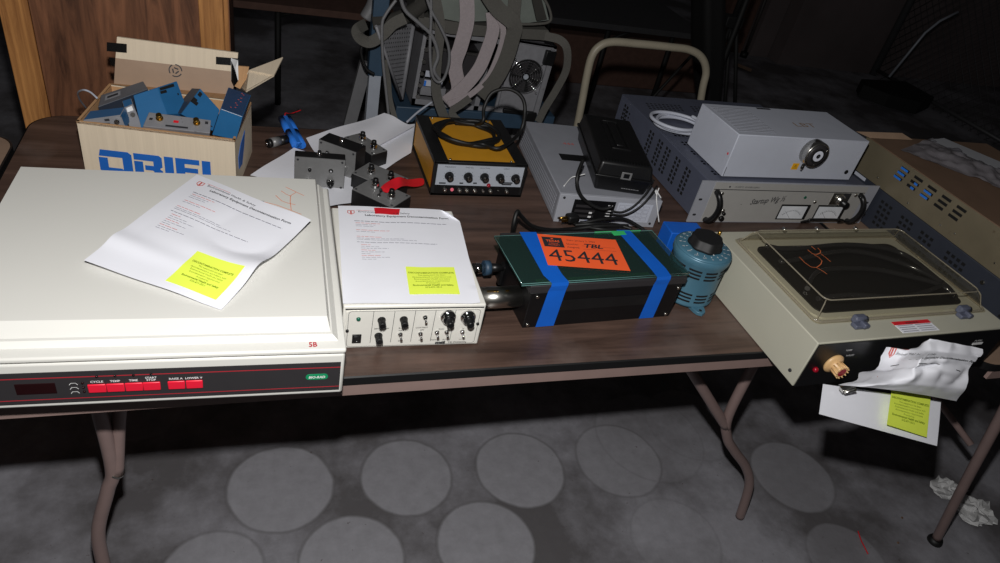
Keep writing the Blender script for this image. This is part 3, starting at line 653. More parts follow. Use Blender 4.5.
# red tape rag
zr=T+.052; pts=[(378,187),(393,181),(403,175),(409,178),(416,180),(425,178),(427,185),(416,186),(408,190),(402,187),(392,193),(382,192)]
b=B('tape_red')
lo=[Z(379,187.5,T+.048),Z(386,182,T+.056),Z(394,177.5,T+.054),Z(401,175.5,T+.060),Z(407,180,T+.034),Z(416,178,T+.030),Z(425,177.5,T+.018)]
hi=[Z(384,192.5,T+.048),Z(389,193,T+.053),Z(395,190.5,T+.050),Z(401,186,T+.052),Z(408,186,T+.030),Z(416,187.5,T+.018),Z(425,185,T+.010)]
n=len(lo); V=[]
for k in range(n):
    m_=(lo[k]+hi[k])/2+Vector((0,0,.004*math.sin(k*2))); V+=[lo[k],m_,hi[k]]
b.add(V,[(3*k+j,3*k+j+1,3*k+4+j,3*k+3+j) for k in range(n-1) for j in range(2)],True)
o=part('tape_rag',b,recalc=False); so=o.modifiers.new('s','SOLIDIFY'); so.thickness=.0012; sb=o.modifiers.new('b','SUBSURF'); sb.levels=sb.render_levels=2; tag(o,'crumpled red tape draped over the flat small black boxes','tape')

# ------------------------------------------------------------------ yellow function generator
W=.2021; D=.2181; H=.0795
t=thing('function_generator','yellow and black function generator with a silver knob panel','lab instrument',(.3446,1.2392,T),0)
b=B('ochre'); b.box((.001,.008,.006),(W-.001,D-.002,H-.001),.002); part('housing',b,t)
b=B('black_paint'); b.box((-.001,.0,.0),(W+.001,.010,H),.001); b.box((-.001,.0,H-.003),(.028,D,H+.0008)); b.box((W-.026,0,H-.003),(W+.001,D,H+.0008)); b.box((-.001,0,0),(.003,D,.006)); b.box((-.0012,0,H-.008),(.001,D,H)); b.box((W-.001,0,0),(W+.0012,D,H)); b.box((-.001,D-.004,0),(W+.001,D,H)); b.box((0,0,0),(W,D,.005)); part('frame',b,t)
b=B('silver_panel'); b.M=front(0,0); b.box((.006,.026,0),(W-.006,H-.006,.0012)); b.m('black_enamel').box((.006,.005,0),(W-.006,.0255,.001))
fn=lambda x,y:Vector((x,y,.0015))
b.m('ink'); 
for s,x in (('FREQUENCY',.033),('FINE ADJ',.074),('FUNCTION',.108),('OFFSET',.156)): b.text(s,x,H-.012,.0042,fn=fn,align='CENTER')
for cx,n_ in ((.033,9),(.074,7),(.110,8),(.148,6),(.180,6)):
    for k in range(n_): a=-.6+k*(PI+1.2)/(n_-1); b.strip([(cx+.0115*math.cos(a),.048+.0115*math.sin(a)),(cx+.0135*math.cos(a),.048+.0135*math.sin(a))],.0006,fn)
for x0,x1,y in ((.014,.028,.029),(.058,.066,.030),(.088,.096,.031),(.152,.176,.034),(.152,.174,.030)): b.box((x0,y,.001),(x1,y+.003,.0018))
part('front_panel',b,t)
for x in (.033,.074,.110,.145,.180):
    b=B('black_plastic'); b.M=front(x,-.001,.048); b.lathe((0,0,0),[(.0098,0),(.0098,.002),(.0078,.004),(.0072,.013),(.0062,.014)],20); b.box((-.0012,0,.013),(.0012,.0065,.015)); b.m('steel').lathe((0,0,.014),[(.0042,0),(.0042,.0008)],16); part('knob',b,t)
for i,x in enumerate((.028,.044,.060,.076,.094,.112,.129,.146,.166)):
    if i==1: b=B('led_pink'); b.M=front(x,-.001,.0155); b.lathe((0,0,0),[(.0042,0),(.0035,.002)],16); part('indicator_light',b,t,label='pink indicator lamp'); continue
    if i==7: b=B('steel'); b.M=front(x,-.001,.016); b.tube([(0,0,0),(0,.003,.006)],.0012,6,False); part('toggle_switch',b,t); continue
    b=B('steel'); b.M=front(x,-.001,.0155); r=.0030 if i==5 else .0046; b.lathe((0,0,0),[(r,0),(r,.003),(r*.7,.0035),(r*.7,.008),(r*.4,.0085)],14); part('bnc_socket',b,t)
b=B('led_red'); b.M=front(.122,-.001,.030); b.sphere((0,0,.004),.0045); part('indicator_light',b,t,label='dark red lamp')
b=B('steel'); 
for x,y in ((.034,.012),(W-.034,.012),(.034,D-.012),(W-.034,D-.012)): b.cyl((x,y,H-.001),(x,y,H+.0012),.0026,n=10)
part('screws',b,t)
# coiled black cord on top
zc=T+H+.006
b=B('rubber'); pts=[]
c0=Z(466,134,zc)
for k in range(52):
    a=.9+k*.45; rr=1+.10*math.sin(k*.8); pts.append(c0+Vector((.066*rr*math.cos(a)+.006*math.sin(k),.058*rr*math.sin(a)-.004,.0005*k*.35+.003*math.sin(k*1.7)+.001)))
tail=[Z(500,148,zc+.012),Z(520,132,zc+.02),Y(525,110,1.36),Y(521,96,1.38),Y(508,89,1.40),Y(492,93,1.41),Y(484,108,1.40),Y(483,121,1.38),Z(474,124,zc+.004),Z(455,123,zc+.001)]
pts=pts+tail; b.tube(pts,.0042,10,res=5); tag(part('black_cord',b),'thick black cord coiled on the yellow generator','cord')

# ------------------------------------------------------------------ grey counter with keypad
W=.2337; D=.348; H=.0679; gi=(.5913,1.1422,-4.8)
t=thing('bench_counter','light grey bench instrument with dark display and pale keypad','lab instrument',(gi[0],gi[1],T),gi[2])
b=B('grey_case'); b.box((0,.004,0),(W,D,H),.002); b.m('grey_case_light'); b.M=left(0,D,0)
for k in range(6): b.box((.01,.010+.008*k,0),(D-.02,.013+.008*k,.0008))
b.M=topf(0,0,H); b.m('black_paint').box((.045,.155,0),(.115,.185,.0006)); b.m('ink_red'); 
b.text('444',.07,.235,.016,ext=.0006,sx=1.2)
part('housing',b,t)
b=B('grey_case_light'); b.M=front(0,.004); b.box((0,0,0),(W,H,.004),.001); b.m('black_enamel'); b.box((.034,.010,.004),(.128,H-.010,.0046)); b.m('panel_charcoal')
for k in range(3): b.box((.040,.016+.012*k,.0046),(.085,.022+.012*k,.005))
b.m('ink_white')
for k in range(6): b.box((.112,.015+.0065*k,.0046),(.122,.0166+.0065*k,.0051))
for y in (.016,.026): b.box((.073,y,.005),(.080,y+.004,.0054))
b.m('lamp_white').box((.134,.012,.004),(.215,H-.011,.0046)); b.m('ink_soft')
for i in range(5):
    for j in range(4):
        x=.138+.0145*i; y=.016+.0095*j
        for q in (((x,y),(x+.012,y)),((x+.012,y),(x+.012,y+.0072)),((x+.012,y+.0072),(x,y+.0072)),((x,y+.0072),(x,y))): b.strip(q,.0006,lambda a,c:Vector((a,c,.0049)))
b.m('ink')
for x,y in ((.01,.01),(.01,H-.008),(.222,.01)): b.lathe((x,y,.004),[(.003,0),(.0025,.0015)],10)
b.box((.060,.0,.0041),(.082,.006,.0045))
part('front_panel',b,t)
b=B('tape_blue'); b.M=front(0,.0); b.box((.070,.0005,.0002),(.100,.008,.0012)); part('tape',b,t,label='blue tape patch')

# ------------------------------------------------------------------ black case on the counter
W=.125; D=.2527; H=.069
t=thing('carrying_case','black plastic carrying case with ribbed lid and latch on the grey instrument','case',(.668,1.160,T+.0684),-12.5)
def taper(b,x0,y0,x1,y1,z0,z1,ins,bev=.006):
    V,Fc=b.add([(x0,y0,z0),(x1,y0,z0),(x1,y1,z0),(x0,y1,z0),(x0+ins,y0+ins,z1),(x1-ins,y0+ins,z1),(x1-ins,y1-ins,z1),(x0+ins,y1-ins,z1)],[(3,2,1,0),(4,5,6,7),(0,1,5,4),(1,2,6,5),(2,3,7,6),(3,0,4,7)])
    r=bmesh.ops.bevel(b.bm,geom=list({e for f in Fc for e in f.edges}),offset=bev,segments=3,affect='EDGES',profile=.5)
    for f in r['faces']: f.smooth=True; f.material_index=b.i
b=B('black_plastic'); taper(b,.002,.002,W-.002,D-.002,H*.55,0.0,.005); part('base',b,t)
b=B('black_plastic'); taper(b,0,0,W,D,H*.52,H,.006); b.box((-.002,-.002,H*.50),(W+.002,D+.002,H*.58),.0015)
b.box((W*.32,D*.30,H-.001),(W*.36,D*.86,H+.003),.001); b.box((W*.62,D*.30,H-.001),(W*.66,D*.86,H+.003),.001); b.box((W*.32,D*.28,H-.001),(W*.66,D*.31,H+.003),.001); b.box((W*.32,D*.85,H-.001),(W*.66,D*.88,H+.003),.001)
for k in range(16): b.box((.01+k*.0065,.008,H-.001),(.0125+k*.0065,.022,H+.0016))
part('lid',b,t)
b=B('black_plastic'); b.box((W*.42,D*.34,H-.0005),(W*.56,D*.82,H+.0045),.002); part('handle',b,t)
b=B('aluminium'); b.M=front(0,-.002); b.box((W*.42,H*.54,0),(W*.60,H*.78,.002),.0006); b.m('black_plastic').box((W*.46,H*.60,.002),(W*.56,H*.74,.003)); part('latch',b,t)
b=B('ink_grey'); b.M=front(0,.0005); 
rs=random.Random(5); x=.062
while x<.10: l=rs.uniform(.002,.005); b.box((x,.014,0),(x+l,.0155,.0006)); x+=l+.001
part('lettering',b,t)
b=B('rubber')
b.tube([Y(583,160,1.17),Y(577,178,1.14),Y(580,194,1.13),Y(590,204,1.125),Y(602,209,1.12),Y(612,207,1.12)],.0038,8)
tag(part('cable',b),'black cable dropping over the left front of the carrying case','cable')
b=B('rubber'); b.tube([Y(612,211,1.125),Y(622,212,1.12),Y(634,206,1.12),Y(645,195,1.13),Y(654,180,1.15)],.0022,8); b.tube([Y(610,214,1.12),Y(624,215,1.115),Y(637,209,1.115),Y(648,199,1.12),Y(657,186,1.14)],.0022,8)
tag(part('cable',b),'pair of thin black leads looping across the pale keypad','cable')
b=B('ink_white'); b.tube([Z(564,186,T+.07),Z(571,178,T+.074),Z(577,176,T+.078),Z(585,174,T+.082)],.0013,6); tag(part('cable_tie',b),'white cable tie on the corner of the grey instrument','cable tie')
b=B('ink_white'); b.tube([Y(659,188,1.14),Y(657,194,1.13),Y(656.5,200,1.12),Y(657.5,210,1.115),Y(659,222,1.11)],.0014,6); b.tube([Y(657,196,1.13),Y(655,189,1.135),Y(661,198,1.13)],.0016,6); tag(part('cable_tie',b),'white cable tie hanging beside the slate rack cover','cable tie')

# ------------------------------------------------------------------ glass-topped black box
W=.294; D=.155; H=.0747; gb=(.4169,.8108,3.15)
t=thing('slide_stage_box','black metal box with two green-edged glass plates on top','lab instrument',(gb[0],gb[1],T),gb[2])
b=B('black_enamel'); b.box((0,0,0),(W,D,.0748),.0012); b.M=front(); b.m('black_paint').box((.06,.034,0),(W-.055,.056,.001)); b.m('steel')
b.M=front()
for x,y in ((.008,.007),(.012,.067),(W-.010,.007),(W-.006,.067)): b.lathe((x,y,0),[(.0032,0),(.0028,.0022)],12)
part('body',b,t)
b=B('aluminium'); b.mats=['panel_charcoal']; b.box((-.004,.0,.0748),(W+.006,D,.0888),.001); part('top_frame',b,t)
G=Matrix.Translation((.3964,.8117,0))@Matrix.Rotation(math.radians(3.9),4,'Z'); gl=(Matrix.Translation((gb[0],gb[1],T))@Matrix.Rotation(math.radians(gb[2]),4,'Z')).inverted()@G
b=B('glass_green'); b.M=gl; b.box((0,0,.8300),(.3253,.1359,.8338)); part('glass_plate',b,t)
b=B('glass_green'); b.M=gl; b.box((.005,.003,.8289),(.312,.132,.8298)); part('glass_plate',b,t)
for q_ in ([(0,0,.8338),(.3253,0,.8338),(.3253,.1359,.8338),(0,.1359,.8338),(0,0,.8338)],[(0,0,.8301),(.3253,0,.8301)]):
    b=B('glass_edge_highlight'); b.M=gl; b.tube(q_,.0007,5,False); part('glass_edge_highlight',b,t)  # thin pale tubes painting a bright lit line along the glass edges
b=B('green_part'); b.M=gl; b.box((.20,.1361,.830),(.30,.1368,.8352)); b.box((.235,.124,.8340),(.262,.136,.8352)); part('edge_strip',b,t,label='green edge strip')
b=B('khaki_strip'); b.M=gl; b.box((.03,.007,.8285),(.25,.016,.82889)); part('edge_strip',b,t,label='pale yellow-green strip')
GT=.8345
# tube motor and micrometer at left
b=B('steel'); b.M=gl.inverted()*0+Matrix() if False else (Matrix.Translation((gb[0],gb[1],T))@Matrix.Rotation(math.radians(gb[2]),4,'Z')).inverted()
b.cyl((.338,.846,.7785),(.4165,.849,.7785),.0185,n=32); b.m('black_plastic').cyl((.336,.846,.7785),(.338,.846,.7785),.016,n=24); b.m('brass').box((.352,.840,.7969),(.372,.843,.7974)); b.m('brass').box((.385,.840,.7969),(.391,.843,.7974)); part('steel_tube',b,t)
b=B('chrome'); b.M=(Matrix.Translation((gb[0],gb[1],T))@Matrix.Rotation(math.radians(gb[2]),4,'Z')).inverted()
b.cyl((.352,.925,.781),(.372,.926,.781),.0095,n=24); b.m('battery_blue'); b.mats[-1]='cart_blue'; b.cyl((.372,.926,.781),(.383,.9265,.781),.0135,n=24); b.m('ink_white'); b.m('black_plastic').cyl((.383,.9265,.781),(.408,.927,.781),.0085,.0065,n=20); b.m('chrome').cyl((.408,.927,.781),(.42,.927,.781),.005,n=16); part('micrometer_knob',b,t)
b=B('black_plastic'); b.M=(Matrix.Translation((gb[0],gb[1],T))@Matrix.Rotation(math.radians(gb[2]),4,'Z')).inverted(); b.box((.404,.922,.7405),(.410,.932,.79)); b.box((.404,.922,.7405),(.4168,.932,.746)); part('bracket',b,t)
# orange tag
c3=[Z(537,234,GT+.001),Z(615.5,240,GT+.001),Z(630.5,271,GT+.001),Z(548,265,GT+.001)]
t=thing('inventory_tag','bright orange inventory tag reading 45444 on the glass plates','tag')
P3=lambda u,v: blerp(c3,u,v)
b=B('tag_orange'); q=[v for v in c3]; b.hull([q[3],q[2],q[1],q[0]],[v+Vector((0,0,.0004)) for v in (q[3],q[2],q[1],q[0])]); part('card',b,t)
w,h=.15,.093; f=lambda x,y:P3(x/w,1-y/h)+Vector((0,0,.0007))
b=B('ink'); b.text('45444',.007,.014,.049,fn=f,sx=1.05,bold=.0); b.add([f(.006,.085),f(.043,.085),f(.043,.055),f(.006,.055)],[(3,2,1,0)])
b.text('Date: January 2, 2024',.052,.078,.0062,fn=f); b.text('Quantity:',.048,.066,.0062,fn=f); b.text('Assigned:',.048,.056,.0062,fn=f); b.strip([(.078,.065),(.14,.065)],.0004,f); b.strip([(.078,.055),(.14,.055)],.0004,f)
b.text('TBL',.079,.060,.017,fn=f,shear=.3,bold=.03,sx=1.3)
b.m('tag_orange'); f2=lambda x,y:P3(x/w,1-y/h)+Vector((0,0,.0010)); b.text('TEXAS',.0245,.070,.0085,fn=f2,align='CENTER',bold=.02); b.text('SURPLUS',.0245,.064,.0045,fn=f2,align='CENTER'); b.text('PROPERTY',.0245,.059,.0045,fn=f2,align='CENTER'); b.strip([(.0225,.080),(.0265,.080)],.003,f2)
part('lettering',b,t)
# blue tape strips
Mg=Matrix.Translation((gb[0],gb[1],T))@Matrix.Rotation(math.radians(gb[2]),4,'Z')
def tape(pts_top,xb0,xb1,w,label):
    b=B('tape_blue'); L1=[Z(*p[0],GT+.0002) for p in pts_top]; R1=[Z(*p[1],GT+.0002) for p in pts_top]
    fl_=Mg@Vector((xb0[0],-.0024,.0885)); fr_=Mg@Vector((xb0[1],-.0018,.0885)); f2l=Mg@Vector((xb0[0]*.7+xb1[0]*.3,-.0012,.078)); f2r=Mg@Vector((xb0[1]*.7+xb1[1]*.3,-.0012,.078)); gl_=Mg@Vector((xb0[0]*.3+xb1[0]*.7,-.0012,.03)); gr_=Mg@Vector((xb0[1]*.3+xb1[1]*.7,-.0012,.03)); hl=Mg@Vector((xb1[0],-.0012,.001)); hr=Mg@Vector((xb1[1],-.0012,.001))
    ea=Mg@Vector((xb0[0],-.0012,.0950)); eb=Mg@Vector((xb0[1],-.0005,.0950)); Ls=L1+[ea,fl_,f2l,gl_,hl]; Rs=R1+[eb,fr_,f2r,gr_,hr]; V=[]
    for a,c in zip(Ls,Rs): V+=[a,c]
    b.add(V,[(2*k,2*k+1,2*k+3,2*k+2) for k in range(len(Ls)-1)])
    o=part('tape_strip',b,recalc=False); so=o.modifiers.new('s','SOLIDIFY'); so.thickness=.0005; so.offset=1; tag(o,label,'tape','blue tape strips over the glass'); return o
tape([((519.5,232),(536,232)),((543.5,275),(562,274))],(.031,.062),(.024,.058),0,'wide blue tape strip over the glass plates left of the orange tag')
tape([((616.5,230),(629.5,230)),((652,270),(666,268.5))],(.233,.262),(.229,.259),0,'wide blue tape strip over the glass plates right of the orange tag')
# cords behind the glass
b=B('rubber'); b.tube([Z(512,240,T+.01),Y(513,228,1.02),Y(517,212,1.03),Y(521,216,1.04),Y(532,226,1.05),Y(550,230,1.06),Z(572,229,T+.02),Z(600,226,T+.03),Z(628,226,T+.03)],.0042,10); tag(part('black_cord',b),'black cord arching up behind the left end of the glass plates','cord')
b=B('rubber'); b.tube([Z(578,224,T+.02),Z(592,221,T+.03),Z(605,219,T+.034),Z(624,219,T+.032),Z(638,226,T+.02),Z(648,233,T+.01)],.0036,10); b.tube([Z(575,225,T+.02),Z(590,224,T+.03),Z(606,224,T+.03),Z(618,225,T+.03),Z(632,229,T+.03)],.0035,10); b.tube([Z(572,222,T+.018),Z(583,226,T+.022),Z(600,229,T+.03),Z(618,230,T+.03)],.0035,10); tag(part('black_cord',b),'tangle of black cords between the glass plates and the keypad','cord')
p=Z(570,218,T+.03); t=thing('power_plug','black mains plug with brass prongs lying behind the glass plates','plug',p-Vector((0,0,.008)),12)
b=B('rubber'); b.box((-.008,-.010,0),(.018,.010,.016),.004); part('plug_body',b,t)
b=B('brass'); b.box((-.024,-.006,.004),(-.008,-.0045,.010)); b.box((-.024,.0045,.004),(-.008,.006,.010)); b.cyl((-.026,0,.011),(-.008,0,.011),.002,n=10); part('prongs',b,t)

# ------------------------------------------------------------------ variac
vp=Vector((.778,.892,0))
t=thing('variable_transformer','round blue-green variable transformer with black knob and slotted sides','transformer',(vp.x,vp.y,T),0)
R_=.0545; H=.1095
b=B('variac_blue'); b.lathe((0,0,.006),[(R_*.96,0),(R_*.96,.004),(R_*.94,.006),(R_*.94,H-.026),(R_,H-.020),(R_,H-.009),(R_*.97,H-.007)],48); part('body',b,t)
for k in range(4):
    a=math.radians(-90+90*k); b=B('variac_blue'); c_,s_=math.cos(a),math.sin(a); b.M=Matrix.Rotation(a,4,'Z'); b.prism([(R_*.7,-.016),(R_+.004,-.012),(R_+.012,-.008),(R_+.016,0),(R_+.012,.008),(R_+.004,.012),(R_*.7,.016)],.0005,.008,.001); b.m('black_hole').cyl((R_+.007,0,.0078),(R_+.007,0,.0084),.003,n=12); part('foot',b,t)
for zs in ((.016,.0235,.031),(.068,.0755,.083)):
  b=B('black_hole')
  for z0 in zs:
    for k in range(10):
        a0=2*PI*k/10+.06; 
        pts=[(R_*.945*math.cos(a0+j*.08),R_*.945*math.sin(a0+j*.08)) for j in range(7)]
        V=[(x,y,z0) for x,y in pts]+[(x,y,z0+.004) for x,y in pts]; b.add(V,[(j,j+1,8+j,7+j) for j in range(6)])
  part('vent_slots',b,t)
b=B('variac_blue'); b.lathe((0,0,H-.001),[(R_*.97,0),(R_*.97,.001),(R_*.9,.0035),(.012,.004)],48); b.m('ink_white')
for k in range(18):
    a=k*2*PI/18; r0=R_*.66; b.strip([(r0*math.cos(a),r0*math.sin(a)),((r0+.004)*math.cos(a),(r0+.004)*math.sin(a))],.0012,lambda x,y:Vector((x,y,H+.0032)))
    b.text(str((k*10)%130),R_*.83*math.cos(a),R_*.83*math.sin(a)-.002,.0056,fn=lambda x,y:Vector((x,y,H+.0032)),align='CENTER')
part('dial_plate',b,t)
b=B('black_matte'); n=56; pr=[]
for z,s in ((H+.004,1),(H+.009,1),(H+.010,.92),(H+.022,.9),(H+.0235,.84)):
    pr.append([(s*(.0315+.0013*math.cos(7*2*PI*k/n))*math.cos(2*PI*k/n),s*(.0315+.0013*math.cos(7*2*PI*k/n))*math.sin(2*PI*k/n),z) for k in range(n)])
V=[v for r in pr for v in r]; b.add(V,[(j*n+k,j*n+(k+1)%n,(j+1)*n+(k+1)%n,(j+1)*n+k) for j in range(4) for k in range(n)]+[tuple(range(n))[::-1],tuple(range(4*n,5*n))],[True]*(4*n)+[False]*2)
b.m('ink_white').box((-.0006,-.034,H+.0045),(.0006,-.029,H+.0055)); part('knob',b,t)
# blue taped block behind variac
c=Z(681,228,.80); b=B('tape_blue'); b.M=Matrix.Translation((.792,1.012,T))@Matrix.Rotation(math.radians(-3),4,'Z'); b.box((0,0,.0005),(.080,.045,.060),.002); tag(part('taped_block',b),'small block wrapped in blue tape behind the transformer','block')

# ------------------------------------------------------------------ rack power supply
px,py,pr_=.9245,1.148,.6; W=.512; H=.1071
t=thing('rack_power_supply','rack power supply with slate perforated cover and two meters','power supply',(px,py,T),pr_)
b=B('psu_panel'); b.M=front(); b.m('grey_case_light').box((0,0.0005,-.003),(W,H,.0006)); b.m('psu_panel').box((.035,.003,.0006),(W-.035,H-.002,.0016)); b.m('ink'); b.box((.036,H-.020,.0016),(W-.037,H-.0185,.0022))
fn=lambda x,y:Vector((x,y,.0022))
b.text('HV/OPTO  POWER SUPPLY',.088,H-.014,.0058,fn=fn); b.strip([(.125,.050),(.128,.050)],.001,fn)
b.text('Startup Wg ½',.150,.050,.020,fn=fn,shear=.4,sx=.82,rot=.12,bold=.012)
for x,y in ((.012,.058),(W-.012,.058),(.012,.018),(W-.012,.018)): b.prism(rrect(.009,.005,.0024,4,x-.0045,y),.0004,.0012)
for x,y in ((.075,H-.012),(.27,.013),(.31,.012)): b.lathe((x,y,.0014),[(.0022,0),(.002,.001)],10)
part('front_panel',b,t)
b=B('steel'); b.M=front()
for x,y in ((.062,H-.030),(W-.062,H-.026),(.085,.032),(.336,.06)): b.lathe((x,y,.001),[(.005,0),(.0045,.002),(.002,.003)],14)
part('screws',b,t)
b=B('slate_case'); b.box((.020,.006,.002),(W-.034,.475,H-.003),.0015)
b.m('black_hole'); b.M=left(.020,.475,0)
for gx_ in (.03,.185,.235,.275,.325,.375): slots(b,gx_,.024,2,6,.0145,.0115,.0085,.0075)
slots(b,.04,.052,3,3,.012,.011,.006,.005)
b.M=topf(0,0,H-.003)
for r in range(5):
    y0=.035+.048*r
    for gx_ in (.06,.0):
        for i in range(6):
            for j in range(2): b.box((.052+i*.011+gx_*0,y0+j*.012,-.0003),(.058+i*.011,y0+j*.012+.006,.0005))
for gx_ in (.06,.20,.34): slots(b,gx_,.385,9,4,.0125,.011,.007,.0045,.002)
part('cover',b,t)
for x0,lab in ((.046,0),(W-.048,0)):
    b=B('black_plastic'); b.M=front(x0,0,0); b.tube([(0,.082,0),(.0,.078,.014),(.004,.064,.022),(.006,.046,.024),(.004,.026,.021),(0,.012,.013),(0,.008,0)],.0068,12); part('handle',b,t)
for x in (.246,.356):
    b=B('dial_face'); b.M=front(x,0,.014); b.m('black_plastic').box((-.003,-.003,.001),(.083,.038,.003)); b.m('dial_face').box((.0,.0,.003),(.074,.034,.0036)); b.m('ink')
    for k in range(13): a=math.radians(40+100*k/12); b.strip([(.037+.034*math.cos(a),-.012+.034*math.sin(a)),(.037+.038*math.cos(a),-.012+.038*math.sin(a))],.0006,lambda a_,c_:Vector((a_,c_,.004)))
    arc=[(.037+.034*math.cos(math.radians(40+100*k/12)),-.012+.034*math.sin(math.radians(40+100*k/12))) for k in range(13)]; b.strip(arc,.0005,lambda a_,c_:Vector((a_,c_,.004))); b.strip([(.037,.0),(.015,.020)],.0006,lambda a_,c_:Vector((a_,c_,.0041)))
    b.m('black_plastic').box((.076,.0,.003),(.080,.036,.006)); part('meter',b,t)
b=B('steel'); b.M=front(.408,0,.066); b.box((-.028,-.012,.001),(.026,.020,.003)); b.lathe((0,.002,.003),[(.013,0),(.013,.005),(.010,.006),(.010,.010)],24); b.m('black_plastic').lathe((.006,-.002,.010),[(.0095,0),(.0095,.002),(.008,.003),(.008,.014)],20); part('control_knob',b,t)
b=B('led_green'); b.M=front(.300,0,.072); b.lathe((0,0,.001),[(.004,0),(.0035,.002)],14); part('indicator_light',b,t)
b=B('black_plastic'); b.M=front(.088,0,.012); b.lathe((0,0,.001),[(.007,0),(.006,.006)],16); b.lathe((0,.014,.001),[(.004,0),(.004,.006)],12); part('terminal_post',b,t)
# frame handle above lid: black rod bracket in front of the meters
b=B('black_enamel'); b.M=front(0,0,0); b.tube([(.325,.004,.004),(.322,.020,.022),(.330,.026,.026),(.41,.026,.026),(.43,.020,.022),(.44,.004,.004)],.0032,8); part('cable_guard',b,t)
# white coiled cable on top
b=B('lamp_white'); pts=[]; c0=Z(678,127,T+.112)
for k in range(40):
    a=k*.5; pts.append(c0+Vector((.066*(1+.12*math.sin(k*.31))*math.cos(a)+.012*math.sin(k*.16),.052*(1+.1*math.cos(k*.4))*math.sin(a),.0013*k*.35+.001)))
b.tube(pts,.0044,10,res=4); tag(part('cable',b),'white cable coiled on the slate cover beside the white housing','cable')

# ------------------------------------------------------------------ white lamp housing
W=.373; D=.16; H=.1036
t=thing('lamp_housing','white metal box with round chrome lens fitting and slotted top','lab instrument',(.985,1.170,T+.1075),1.1)
b=B('lamp_white'); b.box((0,0,0),(W,D,H),.0018); b.M=topf(0,0,H); b.m('grey_case')
for i in range(16):
    y=.018+i*.0080; x=.012+.0*i; b.prism([(x,y),(x+.100,y),(x+.100,y+.0030),(x,y+.0030)],-.0002,.0010)
b.m('ink').box((.15,D-.012,-.0002),(.19,D-.005,.0006)); b.m('cardboard_tape')
rs=random.Random(8)
b.text('LBT',.20,.06,.030,ext=.0005,sx=1.3)
b.M=front(); b.m('black_plastic'); b.lathe((W-.022,.022,0),[(.0055,0),(.005,.0015)],18)
b.M=left(0,D,0); b.m('tape_red').box((D-.012,.050,-.0002),(D-.008,.055,.0006))
b.M=front(); b.m('black_hole').box((.003,.002,0),(.004,.024,.0004))
part('casing',b,t)
b=B('chrome'); b.M=front(.216,-.006,.072)@Matrix.Diagonal((1.2,1.2,1.0,1)); b.m('steel').lathe((0,0,-.006),[(.026,0),(.026,.020),(.0255,.022),(.022,.0225)],40); b.m('panel_charcoal').lathe((0,0,.0160),[(.0225,0),(.0225,.002),(.015,.0025)],36); b.m('black_hole').lathe((0,0,.0182),[(.015,0),(.015,.0008)],24); b.m('lens_white').lathe((0,0,.0188),[(.011,0),(.0105,.001)],24); b.m('black_hole').lathe((0,0,.0196),[(.005,0),(.0045,.0008)],8); b.m('chrome').lathe((0,0,.020),[(.002,0),(.002,.001)],8)
b.m('steel'); 
for k in range(3): a=k*2.09+.6; b.lathe((.019*math.cos(a),.019*math.sin(a),.0175),[(.0022,0),(.002,.001)],10)
part('lens_fitting',b,t)
b=B('black_plastic'); b.M=front(.216-.016,-.004,.072-.034); b.cyl((0,.006,.008),(-.002,-.004,.010),.0034,n=12); b.m('chrome').sphere((-.002,-.006,.010),.0028); part('thumb_screw',b,t)
b=B('warn_yellow'); b.M=front(.182,0,.024); b.box((0,0,0),(.018,.016,.0006)); b.m('ink').strip([(.009,.013),(.0145,.0035),(.0035,.0035),(.009,.013)],.0010,lambda x,y:Vector((x,y,.0009))); b.strip([(.009,.0100),(.008,.0070),(.010,.0070),(.009,.0048)],.0010,lambda x,y:Vector((x,y,.0009))); part('warning_sticker',b,t)

# ------------------------------------------------------------------ right: slab gel dryer with clear lid
W=.456; D=.325; H=.099; dx,dy,dr=.8535,.6345,1.7
DM=Matrix.Translation((dx,dy,T))@Matrix.Rotation(math.radians(dr),4,'Z'); DI=DM.inverted()
t=thing('slab_dryer','beige slab dryer with a domed clear lid and black front','lab instrument',(dx,dy,T),dr)
b=B('beige_enamel'); b.box((0,.001,0.0005),(W,D,H),.0018); b.m('ink'); b.M=left(0,D,0); b.lathe((D-.02,.020,0),[(.0034,0),(.003,.002)],12); part('body',b,t)
b=B('black_enamel'); b.M=front(0,.0012); b.box((.003,.001,0),(W-.003,H-.003,.0022)); part('front_panel',b,t)
def dl(u,v,z=T+H): q=DI@Z(u,v,z); return q
def df(u,v): 
    o=DI@CAM; d=DI.to_3x3()@ray(u,v); s=(-.001-o.y)/d.y; return o+d*s
# vacuum gasket / dark bed
b=B('beige_enamel'); b.prism(rrect(W-.075,D-.105,.02,6,.040,.058),H-.001,H+.003); b.m('black_enamel').prism(rrect(W-.10,D-.128,.018,6,.053,.068),H+.003,H+.0055); part('gel_bed',b,t)
LH=.034
lo=[(.032,.048),(W-.012,.048),(W-.012,D-.030),(.032,D-.030)]
b=B('lid_clear')
def loop(ins,z,r): 
    x0,y0=lo[0]; x1,y1=lo[2]; return [(x,y,z) for x,y in rrect(x1-x0-2*ins,y1-y0-2*ins,r,6,x0+ins,y0+ins)]
Ls=[loop(-.004,H+.001,.012),loop(0,H+.0022,.012),loop(.004,H+.005,.012),loop(.012,H+LH-.006,.014),loop(.018,H+LH,.014)]
n=len(Ls[0]); V=[v for l in Ls for v in l]; b.add(V,[(j*n+k,j*n+(k+1)%n,(j+1)*n+(k+1)%n,(j+1)*n+k) for j in range(len(Ls)-1) for k in range(n)]+[tuple(range((len(Ls)-1)*n,len(Ls)*n))],[True]*(n*(len(Ls)-1))+[False])
lid=part('lid',b,t)
